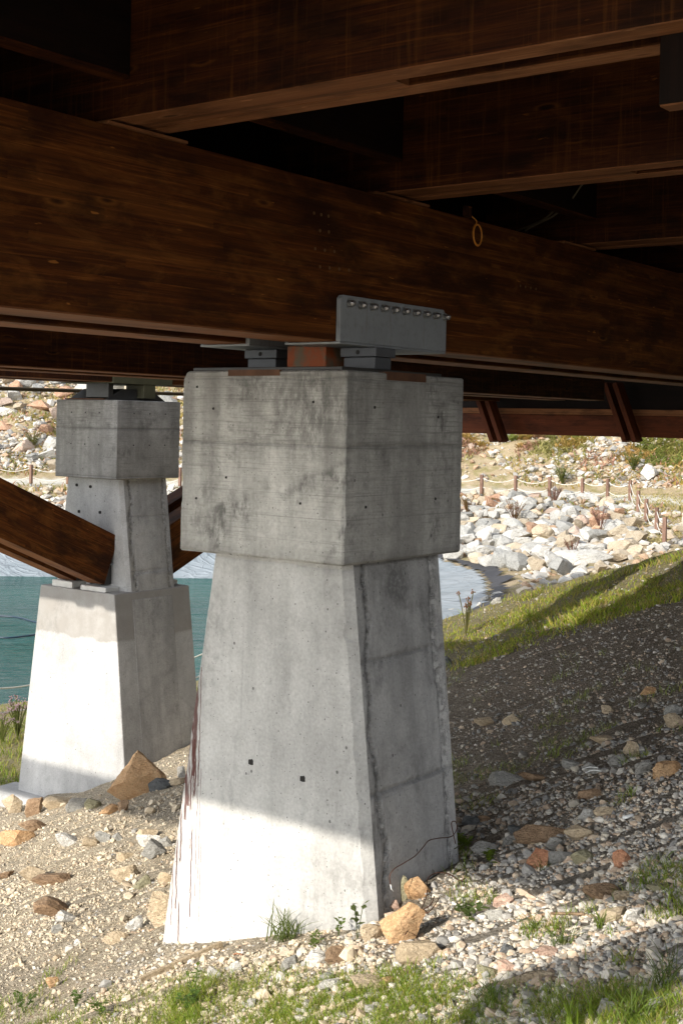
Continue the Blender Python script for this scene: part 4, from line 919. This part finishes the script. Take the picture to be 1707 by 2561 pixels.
P, u, v, r = scatter(120000, -250, 2000, 2400, 2760, 31, 1.0, kg)
blades('grass', P, r.uniform(.018, .062, len(P))*(1+.4*(lump(P, 2, 3) > .55)), .8, gcol(r, len(P), .08), r.uniform(.0020, .0036, len(P)), 41)
def kt(P, u, v, r):   # thin tufts in the gravel and on the shaded slope
    t_ = lump(P, 2.6, 71)
    return NEARP(P, u, v, r) & (P[:, 0] < 13.5) & (t_ > .66) & ((u > 1040) | (v > 2380))
P, u, v, r = scatter(60000, -100, 1900, 1600, 2600, 32, 1.0, kt)
blades('grass', P, r.uniform(.03, .08, len(P)), .8, gcol(r, len(P), .12)*.9, r.uniform(.003, .005, len(P)), 42)
def kb(P, u, v, r):   # bank grass beyond the shade
    t_ = lump(P, 1.5, 81); return NEARP(P, u, v, r) & (P[:, 0] > 12.4+(lump(P, .7, 5)-.5)*2.5) & (r.uniform(0, 1, len(P)) < .10+.9*sstep(.40, .53, t_)*(.4+.6*sstep(.42, .5, lump(P, 3.1, 83))))
P, u, v, r = scatter(64000, 1050, 1850, 1290, 1700, 33, 1.0, kb)
blades('grass', P, r.uniform(.025, .075, len(P))*(1+.9*(lump(P, 1.4, 7) > .6)), .8, gcol(r, len(P), .32)*np.array((1.3, 1.2, 1.0)), r.uniform(.008, .013, len(P)), 43)
def ks(P, u, v, r): return NEARP(P, u, v, r) & (P[:, 1] > 13.6) & (r.uniform(0, 1, len(P)) < .3+.8*(lump(P, .8, 91) > .45))
P, u, v, r = scatter(16000, -250, 560, 1690, 1990, 34, 1.0, ks)
blades('grass', P, r.uniform(.05, .16, len(P)), .6, gcol(r, len(P), .3), r.uniform(.009, .014, len(P)), 44)
def kq(P, u, v, r):
    s_ = sdf(P[:, 0], P[:, 1]); return (farw(P[:, 0], P[:, 1]) > .6) & (s_ > 15.5) & (r.uniform(0, 1, len(P)) < sstep(.40, .55, lump(P, .45, 102))*sstep(16, 20, s_))
P, u, v, r = scatter(30000, 1080, 1950, 1030, 1170, 36, 1.0, kq)
SC = np.array([(.30,.19,.06),(.22,.20,.06),(.17,.19,.05),(.36,.22,.08),(.34,.18,.14),(.26,.23,.09)])
zi = np.clip((lump(P, .25, 55)*9).astype(int), 0, 8) % 6
def kd(P, u, v, r): return (farw(P[:, 0], P[:, 1]) > .5) & (sdf(P[:, 0], P[:, 1]) > 6) & (u > 1500+(v-1238)*1.0) & (r.uniform(0, 1, len(P)) < .3+.7*(lump(P, .8, 77) > .45))
P2, u2, v2, r2 = scatter(9000, 1480, 1950, 1236, 1360, 37, 1.0, kd)
blades('dry_grass', P2, r2.uniform(.05, .16, len(P2)), 1.1, np.array((.40, .33, .16))*r2.uniform(.7, 1.3, (len(P2), 1)), r2.uniform(.025, .05, len(P2)), 47)
o = blades('undergrowth', P, r.uniform(.15, .42, len(P)), 1.2, SC[zi]*r.uniform(.7, 1.35, (len(P), 1)), r.uniform(.05, .11, len(P)), 46)
# far shrubs and heather as one mass of ground cover
def kh(P, u, v, r):
    s_ = sdf(P[:, 0], P[:, 1]); return (farw(P[:, 0], P[:, 1]) > .6) & ((s_ > 14.6) | ((s_ > 9) & (s_ < 11.8))) & (r.uniform(0, 1, len(P)) < np.where(s_ > 14.6, sstep(.47, .6, lump(P, .35, 101))*.7+.8*sstep(17, 24, s_)*(u > 900)*sstep(.36, .5, lump(P, .5, 102)), .25))
P, u, v, r = scatter(60000, -150, 1900, 870, 1300, 35, 1.0, kh)
HC = np.array([(.20,.15,.05),(.26,.18,.05),(.15,.14,.05),(.24,.11,.07),(.30,.22,.09),(.12,.13,.04),(.30,.17,.14)])
blades('undergrowth', P, r.uniform(.10, .32, len(P)), 1.1, 1.35*HC[r.integers(0, 7, len(P))]*r.uniform(.8, 1.3, (len(P), 1)), r.uniform(.05, .10, len(P)), 45)
def plant(name, u, v, d, h, nst, leaf, col, label, cat='plant', seed=1, spread=.5, flower=None, nl=7, lw=.45):
    P, ok = ground_hit([u], [v]); P = P[0]
    if d: R_ = ray(u, v); P = R_*d; P[2] = float(terrain(np.array(P[0]), np.array(P[1])))
    r = np.random.default_rng(seed); T = thing(name, tuple(P), label, cat); st_ = MB(); V = []; Fs = []; Cs = []; fl = []
    for k in range(nst):
        a_ = r.uniform(0, 6.28); sp = spread*r.uniform(.2, 1); top = Vector(P)+Vector((math.cos(a_)*sp*h, math.sin(a_)*sp*h, h*r.uniform(.7, 1.05))); mid = Vector(P).lerp(top, .5)+Vector((0, 0, h*.08))
        pts = spline([P, mid, top], 4); st_.tube(pts, h*.012, 5)
        for j in range(nl):
            t_ = .2+.8*(j+1)/nl; c = Vector(P).lerp(top, t_)+Vector((0, 0, h*.16*t_*(1-t_)*2)); b_ = r.uniform(0, 6.28); L = leaf*r.uniform(.6, 1.1)
            e = Vector((math.cos(b_), math.sin(b_), r.uniform(-.1, .7))).normalized(); s_ = e.cross(Vector((0, 0, 1))).normalized()*L*lw; n0 = len(V)
            V += [c, c+e*L*.45+s_*.8+Vector((0, 0, L*.05)), c+e*L, c+e*L*.45-s_*.8+Vector((0, 0, L*.05))]; Fs += [(n0, n0+1, n0+2), (n0, n0+2, n0+3)]; Cs += [np.array(col)*r.uniform(.7, 1.35)]*4
        if flower: fl.append(top)
    s0 = st_.build('stem', 'leaf', T); a = s0.data.attributes.new('col', 'FLOAT_COLOR', 'POINT'); a.data.foreach_set('color', np.tile(np.array([*(np.array(col)*.8), 1], np.float32), len(s0.data.vertices)))
    o = np_mesh('leaves', np.array([tuple(Vector(q)-Vector(P)) for q in V]), Fs, 'leaf', np.array(Cs)); o.parent = T
    if flower:
        P_ = np.array([tuple(q-Vector(P)) for q in fl for _ in range(9)])+r.normal(0, h*.035, (len(fl)*9, 3)); V0, F0 = ico(1); n_ = len(P_)
        W_ = (V0[None]*h*.018+P_[:, None]).reshape(-1, 3); o = np_mesh('blossoms', W_, (F0[None]+(np.arange(n_)*len(V0))[:, None, None]).reshape(-1, 3), 'leaf', np.tile(np.array(flower), (len(W_), 1))); o.parent = T
    return T
plant('weed', 893, 2352, 0, .17, 3, .045, (.10, .125, .05), 'round leaved green weed casting its shadow on the pier foot', seed=2, spread=.28, nl=4)
plant('weed', 845, 2345, 0, .09, 4, .03, (.10, .15, .03), 'small weed left of the round leaved one at the pier foot', seed=3)
plant('weed', 780, 2372, 0, .06, 6, .03, (.11, .15, .04), 'low spreading weed at the foot of the sunny pier face', seed=4, spread=1.2)
plant('weed', 1170, 2305, 0, .08, 5, .05, (.10, .14, .05), 'leafy rosette in the sunlit gravel right of the big orange boulder', seed=5, spread=.8)
plant('weed', 60, 2535, 0, .11, 7, .03, (.10, .15, .045), 'bushy clover like weed in the bottom left of the ground', seed=6, spread=.7)
plant('weed', 190, 2520, 0, .10, 6, .03, (.09, .14, .04), 'clover like weed left of the lone orange stone', seed=7, spread=.8)
plant('weed', 255, 2545, 0, .08, 6, .03, (.11, .16, .04), 'second clover like weed nearest the bottom edge below the orange stone', seed=8, spread=.8)
plant('weed', 470, 2535, 0, .10, 8, .035, (.09, .15, .035), 'broad weed at the left end of the thick grass', seed=9, spread=.8)
plant('weed', 905-420, 2520, 0, .16, 3, .03, (.13, .19, .04), 'tall pale weed stalk rising from the thick grass below the pier', seed=10, spread=.3)
plant('weed', 1225, 2170, 0, .09, 4, .045, (.12, .17, .02), 'yellow green weed on the edge of the shade', seed=11, spread=.5)
plant('weed', 1160, 2120, 0, .11, 6, .05, (.10, .15, .015), 'bright green weed in shade beside the pier edge', seed=12, spread=.6)
plant('weed', 1105, 2160, 0, .10, 6, .06, (.05, .08, .03), 'dim leafy weed against the shaded side of the pier', seed=13, spread=.7)
plant('wildflower', 45, 1835, 20.4, .62, 15, .05, (.15, .17, .05), 'tall flowering weed by the shore left of the pier at the water', seed=14, spread=.32, flower=(.45, .30, .36), nl=12, lw=.25)
plant('wildflower', 5, 1845, 20.2, .45, 15, .05, (.15, .17, .04), 'lower flowering weed at the picture edge by the shore', seed=15, spread=.6, flower=(.42, .30, .34), nl=12, lw=.25)
plant('wildflower', 1165, 1590, 0, .55, 7, .05, (.15, .14, .05), 'dry upright weed on the grass bank beside the pond liner', seed=16, spread=.25, flower=(.26, .13, .08), nl=8, lw=.2)
plant('shrub', 1285, 1310, 0, .9, 16, .16, (.22, .10, .07), 'reddish shrub low among the white boulders', 'shrub', 17, .5, nl=8, lw=.25)
plant('shrub', 1385, 1265, 0, .9, 16, .15, (.28, .15, .13), 'pink shrub at the top of the white boulders', 'shrub', 18, .45, nl=8, lw=.25)
plant('shrub', 1500, 1330, 0, .9, 18, .15, (.30, .15, .13), 'pink shrub at the right end of the white boulders', 'shrub', 19, .45, nl=8, lw=.25)
plant('shrub', 1430, 1398, 0, .7, 14, .13, (.26, .12, .10), 'pink shrub near the grass bank among the boulders', 'shrub', 20, .45, nl=8, lw=.25)
plant('shrub', 1168, 1288, 0, .8, 14, .14, (.24, .12, .05), 'rusty shrub beside the nearest pier edge among the boulders', 'shrub', 21, .5, nl=8, lw=.25)
plant('shrub', 1405, 1212, 0, .9, 24, .16, (.14, .15, .04), 'green shrub behind the rope fence', 'shrub', 22, .7, nl=9, lw=.3)
plant('shrub', 1582, 1178, 0, .8, 24, .16, (.13, .15, .04), 'green shrub on the earth slope above the single large boulder', 'shrub', 23, .8, nl=9, lw=.3)
plant('shrub', 83, 1118, 0, .9, 20, .16, (.16, .15, .06), 'flowering shrub among rubble left of the rear pier cap', 'shrub', 24, .7, flower=(.40, .22, .20), nl=9, lw=.3)
def tuft(u, v, n, h, label, seed, col=(.09, .13, .025), wd=.006, lean=.8):
    P, _ = ground_hit([u], [v]); r = np.random.default_rng(seed); Q = np.repeat(P, n, 0)*0; Q[:, :2] += r.normal(0, h*.16, (n, 2))
    o = blades('grass_tuft', Q, h*r.uniform(.5, 1.1, n), lean, np.array(col)*r.uniform(.7, 1.4, (n, 1)), np.full(n, wd), seed, kind=None); o.location = P[0]; tag(o, label, 'grass tuft')
tuft(712, 2352, 60, .20, 'long bladed grass tuft against the sunny pier foot', 51, (.08, .105, .035), .007, .9)
tuft(1440, 2600, 12, .21, 'tall broad grass tuft rising at the lower right', 52, (.14, .20, .02), .011, .35)
tuft(1590, 2560, 60, .17, 'spiky grass tuft right of the tall broad one', 53, (.11, .16, .03), .006, .9)
tuft(1660, 2470, 50, .16, 'thin arching grass tuft in shade at the picture edge', 54, (.08, .11, .04), .004, 1.2)
tuft(1400, 2370, 40, .12, 'small grass tuft on the border of the sunlit gravel', 55, (.10, .14, .03), .004, 1.0)
tuft(1330, 2330, 30, .09, 'sparse grass tuft in the middle of the sunlit gravel', 56, (.11, .15, .04), .004, 1.2)
tuft(1500, 2320, 30, .10, 'bright grass tuft below the white rock in sunlit gravel', 57, (.12, .16, .03), .004, 1.0)
tuft(1355, 2172, 30, .09, 'dark grass tuft under the orange red rock', 58, (.06, .09, .02), .004, 1.0)
tuft(1230, 2510, 50, .12, 'grass tuft left of the driftwood stick', 59, (.10, .15, .03), .004, 1.0)
# ------------------------------------------------------------------ small litter
def gpts(px, dz=.01):
    P, _ = ground_hit([q[0] for q in px], [q[1] for q in px]); return [Vector(q)+Vector((0, 0, dz)) for q in P]
T = thing('wire_strand', (6.1, 3.6, -2.2), 'rusty wire bent along the shaded pier foot and over the gravel', 'wire')
fy = 3.70
P = [onY(u, v, fy-.02) for u, v in ((976, 2212), (974, 2192), (984, 2174), (1010, 2158), (1038, 2140), (1058, 2118), (1072, 2102), (1098, 2096), (1128, 2092), (1142, 2072), (1138, 2055), (1128, 2058), (1132, 2082), (1138, 2110))]
mb = MB(); mb.tube(spline(P, 5), .0026, 5); mb.build('bent_length', 'wire', T, smooth=True)
mb = MB(); mb.tube([P[0], Vector(P[0])+Vector((.0, -.005, -.02)), Vector(P[0])+Vector((.012, -.01, -.035))], .003, 5); tag(mb.build('bare_end', 'white', T, smooth=True), 'short bright bare end of the wire')
P = gpts([(1155, 2172), (1165, 2195), (1152, 2218), (1120, 2200), (1090, 2196), (1068, 2214), (1066, 2255), (1053, 2292), (1072, 2296), (1098, 2250)], .03)
mb = MB(); mb.tube(spline(P, 5), .0026, 5); mb.build('ground_length', 'wire', T, smooth=True)
P = gpts([(1085, 2262), (1074, 2290), (1040, 2312), (1022, 2345), (1012, 2365)], .05); mb = MB(); mb.tube(spline(P, 5), .003, 5); mb.build('ground_length', 'wire', T, smooth=True)
P = gpts([(1240, 2475), (1300, 2462), (1345, 2450), (1385, 2448)], .02); mb = MB(); mb.tube(spline(P, 4), [.006+.012*math.sin(math.pi*k/12) for k in range(13)], 8); o = mb.build('driftwood_stick', 'r_tan', None, 0, True, P[0]); tag(o, 'pale weathered stick lying at the top of the grass', 'stick')
P = gpts([(1320, 2306), (1365, 2297), (1410, 2296), (1460, 2298)], .02); mb = MB(); mb.tube(spline(P, 4), .006, 7); o = mb.build('twig', 'r_brown', None, 0, True, P[0]); tag(o, 'thin grey twig across the sunlit gravel', 'stick')
P = gpts([(1556, 2056), (1582, 2048)], .02); mb = MB(); mb.tube(P, .010, 7); o = mb.build('plastic_scrap', 'white', None, 0, True, P[0]); tag(o, 'small white plastic tube lying in the shaded gravel', 'litter')
P = gpts([(352, 2462), (395, 2440), (470, 2410), (556, 2372)], .012)
a_, b_ = P[0], P[-1]; mb = MB(); obox(mb, a_+Vector((0, 0, .004)), b_+Vector((0, 0, .006)), (0, 0, 1), .02, .045); o = mb.build('timber_lath', 'r_tan', None, .002, False, a_); tag(o, 'half buried straight lath in the earth before the nearest pier', 'lath')
P = gpts([(583, 2393), (590, 2390), (600, 2391), (606, 2394)], .01); mb = MB(); mb.tube(spline(P, 4), .0035, 6); o = mb.build('plastic_strip', 'r_red', None, 0, True, P[0]); tag(o, 'scrap of red plastic strip before the pier foot', 'litter')
P = gpts([(1462, 1955), (1480, 1948), (1502, 1946)], .04); mb = MB(); mb.tube(spline(P, 4), .003, 5); mb.tube([q+Vector((.02, .03, .01)) for q in spline(P, 4)], .003, 5); o = mb.build('wire_scrap', 'white', None, 0, True, P[0]); tag(o, 'pale loose wire scrap on the shaded slope', 'litter')
# ------------------------------------------------------------------ sun, sky, camera
PHI = math.radians(5.0); EL = math.atan(.4856*math.cos(PHI))
sv = Vector((-math.cos(PHI)*math.cos(EL), math.sin(PHI)*math.cos(EL), math.sin(EL)))
L = bpy.data.lights.new('sun', 'SUN'); L.energy = 2.05; L.angle = math.radians(.53); L.color = (1.0, .93, .82)
lo = bpy.data.objects.new('sun', L); COL.objects.link(lo); lo.rotation_euler = sv.to_track_quat('Z', 'Y').to_euler(); lo.location = (-10, 10, 20)
w = bpy.data.worlds.new('World'); S.world = w; w.use_nodes = True; nt = w.node_tree; bg = nt.nodes['Background']
sky = nt.nodes.new('ShaderNodeTexSky'); sky.sky_type = 'NISHITA'; sky.sun_disc = False; sky.sun_elevation = EL; sky.sun_rotation = math.atan2(sv.x, sv.y); sky.altitude = 1800; sky.dust_density = .6
hs = nt.nodes.new('ShaderNodeHueSaturation'); hs.inputs['Saturation'].default_value = .22; nt.links.new(sky.outputs[0], hs.inputs['Color']); nt.links.new(hs.outputs[0], bg.inputs[0]); bg.inputs[1].default_value = .15
cam = bpy.data.cameras.new('camera'); co = bpy.data.objects.new('camera', cam); COL.objects.link(co); S.camera = co
rt = Vector((st, -ct, 0)); fw = Vector((ct, st, 0)); zz = Vector((0, 0, 1))
xr = rt*cr+zz*sr; up = -rt*sr+zz*cr
from mathutils import Matrix
co.matrix_world = Matrix(((xr.x, up.x, -fw.x, 0), (xr.y, up.y, -fw.y, 0), (xr.z, up.z, -fw.z, 0), (0, 0, 0, 1)))
cam.sensor_fit = 'VERTICAL'; cam.sensor_height = 36; cam.sensor_width = 24; cam.lens = 36*F/2561; cam.shift_y = -(1280.5-VP)/2561; cam.clip_end = 600; cam.clip_start = .05
S.view_settings.view_transform = 'Standard'; S.view_settings.look = 'None'; S.view_settings.exposure = 1.52; S.view_settings.gamma = 1
S.cycles.max_bounces = 8; S.cycles.diffuse_bounces = 5; S.cycles.use_denoising = True
S.render.resolution_x = 682; S.render.resolution_y = 1024
